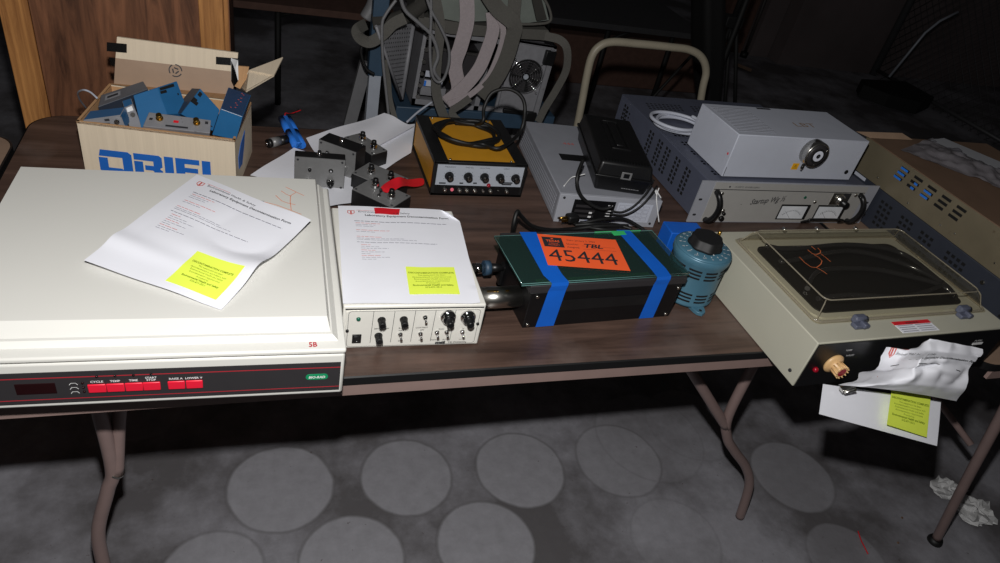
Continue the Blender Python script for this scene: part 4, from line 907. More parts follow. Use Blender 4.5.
for nm,idx,rr_ in (('lid_top_highlight',4,.0013),('lid_flange_highlight',1,.0024)):
    b=B('lid_highlight'); q=Ls[idx]; b.tube(q+[q[0]],rr_,8,False); part(nm,b,lid)  # pale tubes paint a lit outline along the lid's top and flange
for k_ in (3,10,17,24): b=B('lid_highlight'); b.tube([Ls[1][k_],Ls[2][k_],Ls[3][k_],Ls[4][k_]],.0011,6,False); part('lid_corner_highlight',b,lid)  # painted highlight lines down the four lid corners
b=B('ink_orange'); 
def s7(p): return [tuple((DI@Z(700+x/5.63,210+y/5.63,T+H+LH))[:2]) for x,y in p]
for st in ([(558,265),(590,298),(625,322),(655,326),(680,306),(686,288),(668,268),(640,252)],[(605,225),(630,246),(655,252),(676,244),(678,230),(662,215)],[(625,205),(650,225)],[(680,248),(708,270),(735,292)],[(660,328),(690,345),(715,362)]): b.strip(s7(st),.0014,lambda a,q:Vector((a,q,H+LH+.0006)))
part('scribble',b,lid)
for x in (.155,.240,.345):
    b=B('steel'); b.cyl((x,D-.020,H+.014),(x,D-.012,H+.014),.004,n=12); part('lid_rivet',b,lid)
# hoses inside
b=B('hose')
hz=T+H+.012
for P_ in ([(760,240),(790,250),(850,243),(900,252),(945,278),(965,290)],[(735,262),(790,262),(850,250),(900,262),(940,282),(958,296)],[(770,290),(820,272),(870,268),(910,276),(940,286),(955,292)],[(790,300),(850,296),(900,296),(930,290),(950,284),(962,276),(955,270),(940,274)]):
    b.tube([Vector((min(max((DI@Z(u,v,hz)).x,.07),W-.06),min(max((DI@Z(u,v,hz)).y,.075),D-.066),H+.0115+.003*math.sin(i*2))) for i,(u,v) in enumerate(P_)],.0048,12)
hs=part('hoses',b,t); 
for u,v in ((858,326),(962,316)):
    q=dl(u,v); b=B('slate_case'); b.M=Matrix.Translation((q.x,q.y,H+.0005)); b.box((-.016,-.010,0),(.016,.004,.008),.002); b.box((-.012,.0,.004),(.013,.012,.018),.003); b.cyl((-.014,.004,.012),(.015,.004,.012),.005,n=14); b.box((-.003,-.014,.004),(.004,.0,.013),.002); part('latch',b,t)
q0,q1=dl(892,323),dl(940,333)
b=B('paper'); xs=dl(890,324).x; b.M=topf(0,0,H); 
x0=q0.x; x1=x0+.088; y1=.037; y0=.008
b.box((x0,y0,-.0002),(x1,y1-.009,.0006)); b.m('tape_red').box((x0,y1-.009,-.0002),(x1,y1,.0007)); b.m('ink').text('WARNING',(x0+x1)/2,y1-.0075,.0066,ext=.001,align='CENTER',bold=.02); b.m('ink_soft')
for k in range(4):
    b.strip([(x0+.004,y0+.003+.005*k),(x0+.040,y0+.003+.005*k)],.0016,lambda a,c:Vector((a,c,.0009))); b.strip([(x0+.046,y0+.003+.005*k),(x0+.083,y0+.003+.005*k)],.0016,lambda a,c:Vector((a,c,.0009)))
part('warning_label',b,t)
q=df(833,363); b=B('bakelite'); b.M=front(q.x,-.001,q.z); b.lathe((0,0,0),[(.019,0),(.019,.003),(.015,.006),(.0105,.008),(.0115,.021),(.0105,.023)],28)
for k in range(12): a=k*2*PI/12; b.cyl((.0112*math.cos(a),.0112*math.sin(a),.010),(.0118*math.cos(a),.0118*math.sin(a),.025),.0012,n=6)
b.m('led_red').lathe((0,0,.0228),[(.008,0),(.008,.0006)],20); part('timer_knob',b,t,label='tan ribbed knob with dark red centre')
q=df(815,369); b=B('led_red'); b.M=front(q.x,-.001,q.z); b.lathe((0,0,0),[(.0055,0),(.0045,.004),(.002,.006)],16); part('indicator_light',b,t)
b=B('ink_white'); b.M=front(0,-.0012)
for s,u,v in (('TIMER',849,350),('OFF',838,358),('HOURS',850,355)): q=df(u,v); b.text(s,q.x,q.z-.002,.0052,align='CENTER')
q=df(978,342); b.box((q.x-.012,q.z-.006,.0),(q.x+.014,q.z-.001,.0006)); b.text('MODEL',q.x-.012,q.z+.002,.006)
part('lettering',b,t)
b=B('brass'); q=dl(725,234); b.M=Matrix.Translation((.006,D-.010,H)); b.lathe((0,0,0),[(.004,0),(.003,.008)],12); part('fitting',b,t)

# hanging papers on its front
t=thing('paper_form','folded wrinkled form clipped on the black front of the slab dryer','paper')
yy=.585
def YP(u,v,y): return Y(u,v,y)
low=[YP(823,384,.60),YP(941,401,.585),YP(937,446,.525),YP(819,414,.555)]
b=B('paper'); b.sheet(lambda u,v:blerp(low,u,v)+Vector((0,-.004*math.sin(PI*v)*math.sin(3*u),0)),20,10); part('sheet',b,t,recalc=False)
stq=[YP(890,388,.592),YP(929,397,.585),YP(925,438,.531),YP(885,425,.540)]
def PS(u,v): return blerp(stq,u,v)
sticker(t,PS,nrm=Vector((0,-.5,1)),e=.0035)
rows=[[(838,385,.575),(866,387,.567),(900,391,.562),(930,396,.560),(956,401,.560)],
      [(850,380,.590),(872,383,.568),(905,384,.556),(938,386,.552),(962,388,.555)],
      [(876,369,.618),(890,372,.590),(912,370,.562),(940,370,.556),(966,374,.562)],
      [(880,358,.622),(898,360,.600),(918,358,.570),(945,358,.566),(972,362,.574)],
      [(885,346,.622),(903,349,.610),(925,349,.596),(948,352,.586),(979,356,.590)],
      [(905,350,.615),(912,350,.612),(928,338,.612),(950,342,.602),(980,348,.600)]]
def PF(u,v):
    R_c=len(rows)-1; C_c=4; a=min(v*R_c,R_c-1e-6); c_=min(u*C_c,C_c-1e-6); j=int(a); i=int(c_); fa=a-j; fc=c_-i; g=lambda jj,ii: Y(*rows[jj][ii])
    p=(g(j,i)*(1-fc)+g(j,i+1)*fc)*(1-fa)+(g(j+1,i)*(1-fc)+g(j+1,i+1)*fc)*fa
    q=Vector((u*4.2,v*3.2,1.7)); k=(abs(noise.noise(q))*.013+abs(noise.noise(q*2.1+Vector((3,1,0))))*.003)*min(1,v*3+.1)
    cr=.014*math.exp(-((v-.30-.25*u)**2)/.0022)*(1-u)
    return p+Vector((0,-1,.4))*(k-cr)
b=B('paper'); b.sheet(PF,56,44); part('folded_sheet',b,t,recalc=False)
e=Vector((0,-.0012,.0008)); f=lambda x,y:PF(x,y)+e
b=B('ink_red')
sh=[(.07,.80),(.13,.80),(.13,.70),(.10,.63),(.07,.70),(.07,.80)]; b.strip(sh,.016,f); b.strip([(.10,.79),(.10,.66)],.02,f); b.strip([(.16,.82),(.30,.80)],.008,f); b.strip([(.02,.33),(.2,.30)],.012,f)
b.m('ink').text('Environmental Health & Safety',.16,.69,.085,fn=f,sx=.45)
b.text('Laboratory Equipment Decontamination Form',.35,.60,.085,fn=f,sx=.42,bold=.02)
b.strip([(.15,.50),(.3,.53),(.5,.53),(.7,.50),(.9,.44)],.012,f)
part('printing',b,t)
b=B('steel'); c=Y(844,384,.59); b.M=Matrix.Translation(c)@Matrix.Rotation(-.25,4,'Y'); b.box((-.012,-.014,-.004),(.012,-.004,.003),.001); b.cyl((-.010,-.016,0),(.010,-.016,0),.0025,n=10); part('clip',b,t)

# ------------------------------------------------------------------ right stack
t=thing('perforated_rack_unit','dark slate rack unit with perforated side under the gold chassis','lab instrument',(1.448,.72,T),0)
b=B('dark_perf'); b.box((0,.03,.0005),(.42,.575,.097),.0015); b.m('black_hole'); b.M=left(0,.575,0)
for x0,n_ in ((.035,3),(.10,3),(.165,3),(.235,3),(.30,3),(.38,4)): slots(b,x0,.018,n_,5,.0145,.0135,.009,.007,-.002)
b.M=topf(); part('cover',b,t)
b=B('panel_charcoal'); b.M=left(-.001,.70-.03,0); b.m('gold_metal')
b.M=Matrix(); b.m('dark_perf').box((-.01,0,.001),(.43,.03,.099),.001); b.m('black_hole'); b.M=left(-.01,.03,0); slots(b,.002,.008,3,8,.009,.010,.006,.006,.001); part('front_bezel',b,t)
b=B('steel'); b.M=left(0,.575,0); b.lathe((.478,.070,0),[(.005,0),(.0045,.003)],14); part('screws',b,t)
b=B('lamp_white'); b.box((-.001,.545,.0865),(.0,.572,.0965)); b.box((-.001,.49,.0885),(.0,.53,.0965)); part('label_strip',b,t)
zt=T+.0975
t=thing('gold_chassis','gold-brown metal chassis with slotted side on top of the rack unit','chassis',(1.449,.70,zt),0)
CH=.0845
b=B('gold_metal'); b.box((0,0,0),(.42,.572,CH),.001)
b.M=left(0,.572,0)
for k in range(5):
    for j in range(3):
        b.m('black_hole'); x=.134+k*.0435-j*.003; y=.071-j*.0125; b.prism([(x,y-.003),(x+.026,y-.003),(x+.026,y+.0035),(x,y+.0035)],-.0003,.0005)
        if (k in (0,) ) or (k==2 and j>0) or (k==1 and j>0): b.m('battery_blue'); b.prism([(x+(.0 if k!=1 else .012),y-.003),(x+.022,y-.003),(x+.022,y+.002),(x+(.0 if k!=1 else .012),y+.002)],.0005,.0008)
b.m('steel')
for x,y in ((.09,.018),(.2,.012),(.34,.02),(.30,.016),(.45,.02)): b.lathe((x,y,0),[(.0024,0),(.002,.001)],8)
part('casing',b,t)
b=B('brown_cover'); b.box((-.0012,-.001,CH),(.421,.573,CH+.002),.0005); part('top_cover',b,t)
zt2=zt+CH+.0022
c5=[Y(857,134,1.26)]*4
b=B('paper'); q=[Z(856,132,zt2+.002),Z(902,133,zt2+.012),Z(912,139,zt2+.003),Z(868,137,zt2+.001)]; q=[Z(856,131.5,zt2+.012),Z(902,133,zt2+.012),Z(913,140,zt2+.001),Z(870,138,zt2+.001)]
b.mats=['cardboard_tape']; b.sheet(lambda u,v:blerp(q,u,v),8,4); tag(part('paper_sheet',b,recalc=False),'thin brownish paper on the far corner of the gold chassis','paper')
q=[Z(935,139,zt2+.004),Z(1005,168,zt2+.004),Z(1010,190,zt2+.004),Z(905,152,zt2+.004)]
q=[Z(932,138,zt2+.003),Z(1015,175,zt2+.003),Z(1010,192,zt2+.003),Z(900,150,zt2+.003)]
def PB(u,v):
    p=blerp(q,u,v); k=noise.noise(Vector((u*6,v*5,.3)))*.5+noise.noise(Vector((u*14,v*11,1.3)))*.25; return p+Vector((0,0,max(0,.010*math.sin(PI*u)*math.sin(PI*v)+.018*k)))
b=B('bag_clear'); b.sheet(PB,40,24); tag(part('plastic_bag',b,recalc=False),'crinkled clear plastic bag lying on the gold chassis','bag')
q2=[Z(935,138,zt2+.008),Z(948,139,zt2+.008),Z(1006,161,zt2+.008),Z(1000,166,zt2+.008)]
b=B('lamp_white_side'); b.hull([Z(930,140,zt2+.001),Z(944,138,zt2+.001),Z(1008,165,zt2+.001),Z(1000,170,zt2+.001)],[Z(930,140,zt2+.008),Z(944,138,zt2+.008),Z(1008,165,zt2+.008),Z(1000,170,zt2+.008)]); tag(part('plastic_tray',b),'flat grey plastic strip along the bag on the gold chassis','tray')

# ------------------------------------------------------------------ wooden cabinet behind left
yw=1.80
t=thing('wooden_cabinet','tall wooden cabinet with oak frame and dark veneer panel behind the carton','cabinet',(0,0,0))
x0=Y(0,5,yw).x-.005; x1=Y(27,0,yw).x; x2=Y(198,0,yw).x; x3=Y(223,0,yw).x; zb=0.0; ztp=1.25
b=B('walnut_veneer'); b.box((x1-.005,yw+.008,.05),(x2+.005,yw+.02,ztp-.02)); part('panel',b,t)
for a,c_ in ((x0,x1),(x2,x3)):
    b=B('oak'); b.box((a,yw,0),(c_,yw+.03,ztp),.002); b.box((c_-.010 if a==x0 else a,yw+.004,.05),(c_ if a==x0 else a+.010,yw+.012,ztp)); part('stile',b,t)
b=B('oak'); b.box((x1,yw,ztp-.06),(x2,yw+.03,ztp)); b.box((x1,yw,0),(x2,yw+.03,.08)); part('rail',b,t)
b=B('walnut_veneer'); b.box((x0+.004,yw+.03,.0),(x3+.012,yw+.40,ztp-.002)); b.m('oak').box((x3-.001,yw+.018,0),(x3+.010,yw+.031,ztp)); part('carcass',b,t)

# ------------------------------------------------------------------ computer chassis with straps on blue stand
yc=1.90
def C_(u,v,y=yc): return Y(u,v,y)
t=thing('equipment_stand','blue steel stand with pale grey legs behind the table','stand')
b=B('cart_blue'); p=C_(396,104); q=C_(563,116); b.box((p.x,yc-.01,.600),(q.x-.03,yc+.35,.648),.003); part('platform',b,t)
b=B('cart_blue'); a=C_(370,25,1.86); c_=C_(385,72,1.86); b.box((a.x+.004,1.85,c_.z-.01),(a.x+.044,1.885,1.0),.002); part('post',b,t)
b=B('cart_grey'); b.box((a.x+.008,1.853,.0),(a.x+.040,1.882,c_.z-.005)); part('leg',b,t)
b=B('rail_grey'); p=C_(366,62,1.95); q=C_(350,122,1.95); d=(q-p); b.tube([p,p+d*3.9],.0,flat=(.034,.02),up=(0,-1,0),smoothpath=False); 
part('leg',b,t)
for xx in (.47,.88):
    b=B('rail_grey'); b.box((xx,yc+.3,0),(xx+.03,yc+.33,.60)); part('leg',b,t)
t=thing('computer_chassis','open metal computer chassis with fan, strapped onto the blue stand','computer')
roll=Matrix.Translation((.43,yc,.650))@Matrix.Rotation(math.radians(3.),4,'Y')
w=.40; h=.235; d=.30
b=B('module_grey'); b.M=roll
for lo_,hi_ in (((0,0,0),(w,d,.006)),((0,0,h-.006),(w,d,h)),((0,.0,0),(.010,d,h)),((w-.008,0,0),(w,d,h)),((0,d-.006,0),(w,d,h)),((.19,0,0),(.205,d,h))): b.box(lo_,hi_)
b.box((0,0,0),(w,.012,.022)); b.box((0,0,h-.02),(w,.012,h)); part('frame',b,t)
b=B('module_grey'); b.M=roll
b.box((.255,-.004,.012),(w,.004,h-.008),.001); b.box((.262,-.010,.02),(.272,-.003,h-.015)); b.box((w-.02,-.012,.01),(w-.008,-.003,h-.01)); part('fan_panel',b,t)
b=B('black_hole'); b.M=roll@Matrix.Translation((.325,-.004,.135))@FR; b.lathe((0,0,0),[(.052,0),(.052,.0006)],40); b.m('chrome')
for r in (.014,.022,.030,.038,.046,.053): b.tube([(r*math.cos(k*PI/16),r*math.sin(k*PI/16),.005) for k in range(33)],.0011,6,False)
for k in range(4): a=PI/4+k*PI/2; b.tube([(.006*math.cos(a),.006*math.sin(a),.006),(.068*math.cos(a),.068*math.sin(a),.004)],.0011,6,False); b.sphere((.066*math.cos(a),.066*math.sin(a),.004),.004,8)
b.m('silver_panel').lathe((0,0,.004),[(.008,0),(.008,.002)],14)
fan=part('fan_guard',b,t)
b=B('black_plastic'); b.M=roll@Matrix.Translation((.325,-.0045,.135))@FR
for k in range(7): a=k*2*PI/7; b.add([(.014*math.cos(a),.014*math.sin(a),.001),(.049*math.cos(a-.25),.049*math.sin(a-.25),.001),(.049*math.cos(a+.35),.049*math.sin(a+.35),.003),(.014*math.cos(a+.5),.014*math.sin(a+.5),.003)],[(0,1,2,3)])
b.mats=['panel_charcoal']; part('fan_blades',b,t)
for lo_,hi_ in (((.28,-.016,.016),(.36,-.004,.030)),((w-.035,-.018,h-.055),(w-.002,-.002,h-.012)),((w-.045,-.02,-.002),(w-.01,-.004,.03))):
    b=B('black_plastic'); b.M=roll; b.box(lo_,hi_,.003); part('connector_block',b,t)
# cards in the open bay
b=B('panel_charcoal'); b.M=roll
b.box((.02,.03,.03),(.19,.22,.05)); b.box((.015,.02,.10),(.19,.2,.165)); b.m('black_hole').box((.012,.24,.02),(.19,.26,h-.02)); b.m('lamp_white').box((.03,.018,.085),(.062,.022,.103)); b.box((.03,.016,.058),(.085,.02,.076)); b.m('module_grey').box((.025,.02,.028),(.10,.1,.054)); b.m('battery_blue').box((.03,.0148,.058),(.036,.0155,.074)); b.m('warn_yellow').box((.064,.0148,.064),(.071,.0155,.072)); b.box((.105,.015,.08),(.112,.019,.088))
b.m('steel')
for k in range(6): b.cyl((.014,.004,.03+.035*k),(.014,-.006,.03+.035*k),.006,n=10)
b.box((.02,.01,.168),(.19,.03,.176)); part('circuit_cards',b,t)
# left perforated door panel standing ajar
b=B('rail_grey')
A0=C_(382,45,1.78); A1=C_(413,24,1.90); A2=C_(403,98,1.86); A3=C_(388,58,1.78)
q=[C_(372,30,1.75),C_(413,24,1.9),C_(402,100,1.86)]
b.m('module_grey'); 
qq=[C_(376,26,1.76),C_(413,24,1.90),C_(407,60,1.885),C_(401,98,1.86)]
b.hull(qq,[v+Vector((.006,.006,0)) for v in qq]); 
b.tube([C_(413.5,24,1.895),C_(401.5,99,1.855)],.006,8,False); b.tube([C_(376,26,1.755),C_(401,99,1.852)],.004,8,False)
b.m('black_hole'); nrm=(qq[1]-qq[0]).cross(qq[3]-qq[0]).normalized()
if nrm.y>0: nrm=-nrm
for i in range(1,13):
    for j in range(1,18):
        u=i/13; v=j/18
        top_=qq[0]*(1-u)+qq[1]*u; bot_=qq[3]
        p=top_*(1-v)+bot_*v+nrm*.0008
        if v<.86: s=.0022*(1-v*.5); ax=(qq[1]-qq[0]).normalized()*s; ay=(qq[3]-qq[1]).normalized()*s; b.add([p-ax-ay,p+ax-ay,p+ax+ay,p-ax+ay],[(0,1,2,3)])
part('side_door',b,t)
# bag cloth over the top
def clothsheet(corners,nu,nv,amp,seed,thick=.006):
    def P(u,v):
        p=blerp(corners,u,v); return p+Vector((0,-1,.3))*amp*(noise.noise(Vector((u*4+seed,v*4,seed)))+.5*noise.noise(Vector((u*9,v*9+seed,0))))
    return P
t=thing('padded_bag','grey-green padded cloth bag sagging over the computer chassis','bag')
ty=1.87
b=B('bag_cloth')
outer=[(414,-25),(450,-30),(500,-30),(540,-20),(556,5),(556,22),(548,26),(520,27),(500,30),(470,26),(448,24),(425,20)]
def slab(pts,y,dep,mat_,b,bev=.01):
    q=[Y(u,v,y) for u,v in pts]; b.m(mat_); b.hull(q,[v_+Vector((0,dep,0)) for v_ in q])
slab([(425,-20),(485,-26),(488,21),(460,22),(430,16)],ty,.20,'bag_cloth',b)
slab([(488,-20),(540,-18),(549,20),(520,24),(490,22)],ty+.01,.20,'bag_cloth',b)
part('body',b,t)
b=B('grey_strap'); b.tube([Y(510,24,ty-.015),Y(535,24,ty-.02),Y(550,21,ty-.015),Y(549,8,ty-.01),Y(540,-8,ty)],.004,8)
part('strap_loop',b,t)
b=B('bag_dark'); slab([(529,-15),(538,-14),(547,19),(537,21)],ty-.008,.01,'bag_dark',b); part('trim',b,t)
b=B('bag_dark'); slab([(415,0),(425,-2),(424,18),(413,17)],ty-.008,.1,'bag_dark',b); part('trim',b,t)
# dark saddle flap on the chassis top
b=B('grey_strap'); slab([(418,16),(455,22),(500,28),(548,30),(556,42),(540,40),(505,38),(450,34),(420,26)],ty+.0,.26,'grey_strap',b); part('saddle_flap',b,t)
# straps
def strap(label,pts,w,mat_,group=None):
    b=B(mat_); b.tube([Y(*p) for p in pts],0,flat=(w,.0025),up=(0,-1,.25)); 
    for f in b.bm.faces: f.smooth=False
    o=part('strap',b); tag(o,label,'strap','straps around the computer chassis'); return o
strap('wide pale pinkish strap hanging in front of the open computer bay',[(466,-10,1.82),(467,20,1.815),(461,45,1.81),(455,65,1.81),(458,90,1.80),(446,103,1.80)],.040,'pale_strap')
strap('pale pinkish strap crossing diagonally down to the left from the bag',[(492,12,1.83),(493,30,1.82),(487,50,1.81),(478,70,1.80),(463,88,1.795),(446,102,1.79)],.036,'pale_strap')
strap('narrow pale strap curling around the right of the pale pair',[(492,12,1.825),(501,22,1.82),(503,36,1.815),(497,58,1.81),(486,80,1.80),(468,96,1.79),(448,104,1.785)],.016,'pale_strap')
strap('dark grey strap slanting over the chassis left of the fan',[(482,-15,1.80),(497,8,1.80),(514,24,1.79),(512,40,1.79),(505,62,1.79),(494,82,1.79),(480,96,1.80)],.042,'grey_strap')
strap('dark grey strap from the bag running straight up right of centre',[(513,30,1.80),(514,10,1.80),(516,-12,1.82)],.036,'grey_strap')
strap('long grey strap looping down the right side of the computer',[(545,36,1.80),(560,40,1.78),(567,50,1.77),(566,70,1.77),(556,90,1.77),(545,108,1.76),(538,122,1.75)],.022,'grey_strap')
strap('dark grey strap hanging over the left of the stand platform',[(434,-8,1.78),(440,25,1.77),(437,60,1.77),(436,90,1.77),(442,112,1.76),(448,122,1.76)],.026,'grey_strap')
strap('dark strap twisted around the blue post',[(405,18,1.77),(393,24,1.77),(382,35,1.77),(370,42,1.77),(360,38,1.79),(357,30,1.82),(366,24,1.86)],.028,'grey_strap')
strap('dark strap hanging under the computer to the platform',[(470,98,1.76),(462,104,1.76),(452,112,1.76),(460,122,1.74),(470,124,1.73)],.020,'grey_strap')
strap('thin grey strap by the left side of the stand',[(384,60,1.78),(388,80,1.78),(390,100,1.77),(396,122,1.75)],.014,'grey_strap')
def cord(label,pts,r,mat_='rail_grey'):
    b=B(mat_); b.tube([Y(*p) for p in pts],r,8); o=part('cable',b); tag(o,label,'cable')
cord('grey cable falling from the top left down the blue post',[(396,0,1.74),(386,14,1.74),(382,26,1.74),(383,60,1.74),(386,90,1.74),(389,118,1.73)],.004)
cord('grey cable arching over the chassis to the left strap',[(400,-6,1.74),(405,10,1.74),(420,24,1.74),(432,36,1.74),(438,55,1.74),(434,70,1.74),(440,80,1.74)],.005)
cord('grey cable looping in a long U before the open bay',[(425,-8,1.74),(431,10,1.74),(440,26,1.74),(448,45,1.74),(449,62,1.74),(444,78,1.74),(438,82,1.74),(432,74,1.74),(430,50,1.74),(431,20,1.74),(431,-8,1.74)],.004)
cord('thin white cable lying across the platform towards the generator',[(407,122,1.66),(418,112,1.70),(432,102,1.74)],.0028,'lamp_white')
cord('black cable hanging against the side of the blue post',[(364,40,1.80),(361,52,1.80),(366,68,1.80),(374,74,1.80)],.004,'rubber')
t=thing('fabric_roll','grey padded roll on the top left of the equipment stand','bag')
b=B('bag_dark'); b.m('rail_grey'); b.tube([C_(366,18,1.90),C_(374,2,1.90),C_(372,-15,1.9)],.018,12); b.m('bag_dark').tube([C_(372,22,1.86),C_(395,20,1.86),C_(415,10,1.87),C_(430,-4,1.87)],.020,12); part('padding',b,t)

# ------------------------------------------------------------------ hand truck handle
ytk=1.86
t=thing('hand_truck','cream tubular hand truck handle standing behind the instruments','hand truck')
b=B('truck_cream')
pts=[(566,180),(580,112),(587,75),(592,56),(600,46),(613,42),(640,44),(670,47),(690,50),(702,58),(706,72),(702,92),(695,140)]
P=[Y(u,v,ytk) for u,v in pts]; d0=(P[0]-P[1]).normalized(); d1=(P[-1]-P[-2]).normalized()
P=[P[0]+d0*((P[0].z-.05)/abs(d0.z))]+P+[P[-1]+d1*((P[-1].z-.05)/abs(d1.z))]
b.tube(P,.0118,16); part('handle',b,t)
b=B('truck_cream'); zz=.35
xa=P[0].x*.6+P[1].x*.4; b.box((P[0].x,ytk-.01,.06),(P[-1].x,ytk+.01,.10)); b.box((P[0].x,ytk-.22,.004),(P[-1].x,ytk+.02,.012)); part('toe_plate',b,t)
for xx in (P[0].x-.02,P[-1].x+.02):
    b=B('rubber'); b.cyl((xx-.02,ytk+.10,.10),(xx+.02,ytk+.10,.10),.10,n=28); part('wheel',b,t)

# ------------------------------------------------------------------ dim background
def bgtable(label,x0,x1,y0,y1,zt,mat_,legs):
    t=thing('folding_table',label,'table',(x0,y0,0)); b=B(mat_); b.prism(rrect(x1-x0,y1-y0,.04,5),zt-.03,zt,.002); part('tabletop',b,t)
    for (lx,ly,ex) in legs:
        b=B('dim_black'); b.tube([(lx-x0,ly-y0,zt-.02),(lx-x0,ly-y0,.002)],.014,8,False)
        if ex: b.tube([(lx-x0,ly-y0,.42),(lx-x0+ex,ly-y0,zt-.02)],.008,8,False)
        part('leg',b,t)
bgtable('far dim folding table at top centre left behind the wooden cabinet',-.15,.62,3.25,3.9,.485,'dim_brown',((.10,3.30,.12),(.50,3.30,0)))
bgtable('far dim grey folding table seen behind the padded bag',1.0,2.35,3.35,4.0,.54,'dim_table',((1.45,3.45,-.15),(1.80,3.45,.2),(2.2,3.45,0)))
b=B('dim_brown'); b.box((1.55,3.9,0),(2.9,4.3,.30),.01); tag(part('storage_box',b),'long reddish brown box on the floor under the far grey table','box')
# dark draped stand
t=thing('draped_stand','tall light stand draped in black cloth beyond the hand truck','stand')
p=Y(712,100,2.6); 
b=B('dim_black'); q0=Y(703,105,2.6); q1=Y(722,105,2.6); V=[]
n=20
for z,s in ((q0.z-.12,.6),(q0.z+.0,.8),(q0.z+.12,1.0),(q0.z+.3,1.15),(q0.z+.55,1.05),(q0.z+.8,.7)):
    for k in range(n): a=2*PI*k/n; r=.062*s*(1+.12*math.sin(5*a)); ax=Y(709,105,2.6)+(Y(709,0,2.6)-Y(709,105,2.6))*((z-q0.z)/(Y(709,0,2.6).z-Y(709,105,2.6).z)); V.append((ax.x+r*math.cos(a),2.6+r*math.sin(a),z))
b.add(V,[(j*n+k,j*n+(k+1)%n,(j+1)*n+(k+1)%n,(j+1)*n+k) for j in range(5) for k in range(n)]+[tuple(range(n))[::-1],tuple(range(5*n,6*n))],True); part('cloth',b,t)
b=B('dim_black'); b.tube([(p.x-.02,2.6,.02),(p.x-.02,2.6,1.3)],.012,8,False); part('pole',b,t)
for k in range(3): 
    a=k*2.09+.5; b=B('dim_black'); b.tube([(p.x-.02,2.6,.22),(p.x-.02+.28*math.cos(a),2.6+.28*math.sin(a),.012)],.008,6,False); part('leg',b,t)
t=thing('tripod','black tripod with thin legs right of the draped stand','tripod')
for (u0,v0,u1,v1) in ((731,20,725,100),(737,10,735,100),(733,20,716,62)):
    b=B('dim_black'); a=Y(u0,v0,2.75); c_=Y(u1,v1,2.75); d=(c_-a); b.tube([a,a+d*((a.z-.006)/max(.05,-d.z))],.009,8,False); part('leg',b,t)
b=B('dim_black'); a=Y(733,20,2.75); b.box((a.x-.05,2.72,a.z-.03),(a.x+.04,2.78,a.z+.02),.005); b.tube([a,a+Vector((.0,0,.3))],.012,8,False); part('head',b,t)
b=B('dim_black'); a=Y(655,95,2.6); c_=Y(692,55,2.6); b.tube([c_+(c_-a)*.2,a,a+(a-c_)*.9],.007,6,False)
o=part('rod',b); tag(o,'thin black rod slanting behind the hand truck handle','rod')
# columns / bright rod, fence
b=B('dim_brown'); b.box((3.55,4.9,0),(3.80,5.2,3)); b.m('dim_wall').box((3.86,4.86,0),(4.04,5.1,3)); struct('trim_2',b)
b=B('steel'); a=Y(745,52,4.7); c_=Y(765,0,4.7); b.tube([a,a+(c_-a)*2.4],.012,8,False); b.m('rubber').cyl(a-Vector((0,0,.04)),a,.03,n=10); tag(part('metal_pole',b),'thin shiny metal pole leaning against the far column','pole')
b=B('dim_wall'); b.mats=['cardboard_tape']; a=Z(738,66,.003); b.hull([Z(737,63,.002),Z(752,69,.002),Z(751,72,.002),Z(736,66,.002)],[Z(737,63,.02),Z(752,69,.02),Z(751,72,.02),Z(736,66,.02)]); tag(part('wood_scrap',b),'small pale scrap of wood on the far floor','scrap')
b=B('cardboard_tape'); b.hull([Z(634,73,.001),Z(645,72,.001),Z(658,80,.001),Z(655,81,.001)],[Z(634,73,.01),Z(645,72,.01),Z(658,80,.01),Z(655,81,.01)]); tag(part('paper_scrap',b),'pale torn scrap on the floor seen through the hand truck handle','scrap')
t=thing('chain_link_fence','dark chain link fence along the right side of the far floor','fence')
xf=5.05; ya,yb_=3.1,4.7; fh=2.2
b=B('fence_wire'); s=.075
k=ya-fh
while k<yb_:
    for sg in (1,-1):
        pts=[]
        for e in (0,1):
            pass
        y0_=k; 
        if sg==1: A_=(y0_,0); E_=(y0_+fh,fh)
        else: A_=(y0_,fh); E_=(y0_+fh,0)
        t0=max(0,(ya-y0_)/fh); t1=min(1,(yb_-y0_)/fh)
        if t1>t0:
            p0=Vector((xf,A_[0]+(E_[0]-A_[0])*t0,A_[1]+(E_[1]-A_[1])*t0)); p1=Vector((xf,A_[0]+(E_[0]-A_[0])*t1,A_[1]+(E_[1]-A_[1])*t1)); b.tube([p0,p1],.0022,4,False)
    k+=s
part('wire_mesh',b,t)
for yy in (3.1,4.7):
    b=B('fence_wire'); b.tube([(xf,yy,.0),(xf,yy,fh+.05)],.03,12,False); part('post',b,t)
b=B('fence_wire'); b.tube([(xf,ya,.05),(xf,yb_,.05)],.015,8,False); part('rail',b,t)
t=thing('floor_dolly','low black dolly on the far floor with a bent silver handle','dolly')
b=B('dim_black'); q=[Z(856,90,.02),Z(900,92,.02),Z(928,108,.02),Z(915,114,.02),Z(884,106,.02),Z(858,96,.02)]; b.hull(q,[v+Vector((0,0,.09)) for v in q]); part('deck',b,t)
b=B('cart_grey'); b.tube([Y(889,77,4.0),Y(925,33,4.0),Y(940,21,4.0),Y(958,12,4.0)],.009,8,False); part('handle',b,t)
for u,v in ((866,92),(905,104)):
    b=B('rubber'); c_=Z(u,v,.03); b.cyl(c_-Vector((.015,0,0)),c_+Vector((.015,0,0)),.03,n=14); part('wheel',b,t)

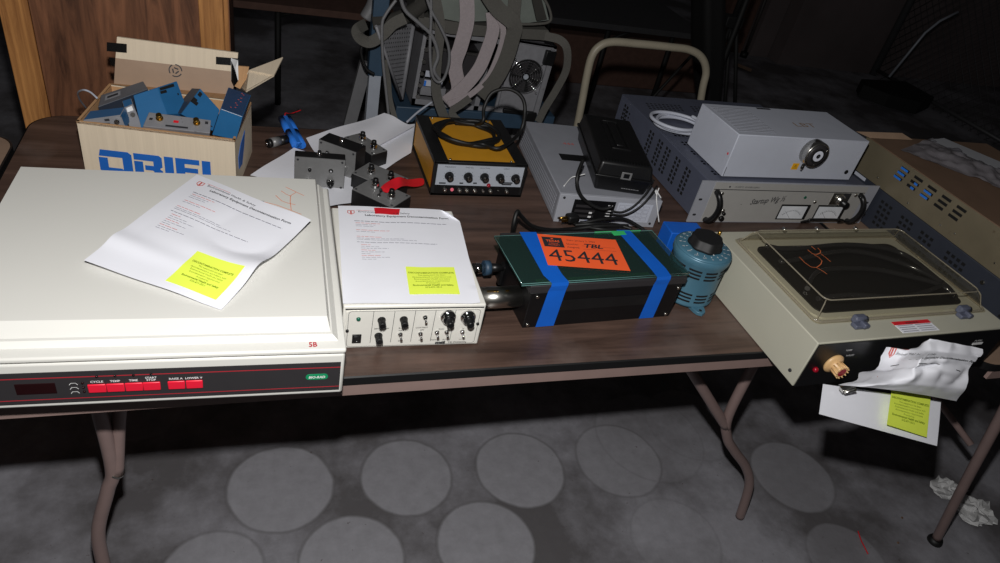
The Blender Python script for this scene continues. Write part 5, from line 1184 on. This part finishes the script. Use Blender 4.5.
# ------------------------------------------------------------------ floor litter
def crumple(label,u,v,r,seed):
    c=Z(u,v,0); b=B('crumpled'); n=18; m=10
    V=[]
    for j in range(m+1):
        ph=PI*j/m
        for k in range(n):
            a=2*PI*k/n; d=Vector((math.sin(ph)*math.cos(a),math.sin(ph)*math.sin(a),math.cos(ph))); q=1+.55*noise.noise(d*2.2+Vector((seed,0,0)))+.28*noise.noise(d*6+Vector((0,seed,0)))
            V.append(c+Vector((d.x*r*q*1.35,d.y*r*q,max(-.0+.001,(d.z*.55+.5)*r*q*.8))))
    b.add(V,[(j*n+k,j*n+(k+1)%n,(j+1)*n+(k+1)%n,(j+1)*n+k) for j in range(m) for k in range(n)],False); o=part('crumpled_paper',b); tag(o,label,'paper')
crumple('crumpled white paper left of the slanting table leg',944,492,.036,1.2)
crumple('larger crumpled white paper right of the slanting table leg',972,515,.044,4.1)
b=B('tape_red'); b.tube([Z(858,531,.002),Z(861,540,.002),Z(864,546,.004),Z(868,554,.002)],.0016,6); tag(part('wire',b),'short thin red wire on the concrete floor','wire')
for u,v,l in ((902,518,'small dark crumb of litter on the floor below the slab dryer'),(898,543,'tiny brown crumb of litter right of the red wire')):
    b=B('brown_cover'); c_=Z(u,v,0); b.hull([c_+Vector((-.004,-.003,.0005)),c_+Vector((.004,-.002,.0005)),c_+Vector((.003,.004,.0005)),c_+Vector((-.003,.003,.0005))],[c_+Vector((-.003,-.002,.003)),c_+Vector((.003,-.001,.002)),c_+Vector((.002,.003,.003)),c_+Vector((-.002,.002,.002))]); tag(part('litter_crumb',b),l,'litter')

# ------------------------------------------------------------------ camera, light, world
cd=bpy.data.cameras.new('camera'); cam=bpy.data.objects.new('camera',cd); COL.objects.link(cam); scn.camera=cam
cd.sensor_fit='HORIZONTAL'; cd.sensor_width=36; cd.lens=F/1000*36; cd.clip_start=.02
right=RM@Vector((1,0,0)); upv=RM@Vector((0,-1,0)); back=-(RM@Vector((0,0,1)))
cam.matrix_world=Matrix(((right.x,upv.x,back.x,CAM.x),(right.y,upv.y,back.y,CAM.y),(right.z,upv.z,back.z,CAM.z),(0,0,0,1)))
ld=bpy.data.lights.new('flash','SPOT'); ld.spot_size=math.radians(115); ld.spot_blend=.35; ld.shadow_soft_size=.016; ld.energy=62; ld.color=(1,.985,.97)
lo_=bpy.data.objects.new('flash',ld); COL.objects.link(lo_)
aim=(RM@Vector((-.08,.05,1))).normalized(); pos=CAM+upv*.145
z_=-aim; x_=right; y_=z_.cross(x_).normalized(); x_=y_.cross(z_)
lo_.matrix_world=Matrix(((x_.x,y_.x,z_.x,pos.x),(x_.y,y_.y,z_.y,pos.y),(x_.z,y_.z,z_.z,pos.z),(0,0,0,1)))
wd=bpy.data.worlds.new('world'); scn.world=wd; wd.use_nodes=True; bg=wd.node_tree.nodes['Background']; bg.inputs[0].default_value=(1,.97,1,1); bg.inputs[1].default_value=.017
vs=scn.view_settings; vs.view_transform='Standard'; vs.look='None'; vs.exposure=0; vs.gamma=1; vs.use_curve_mapping=False
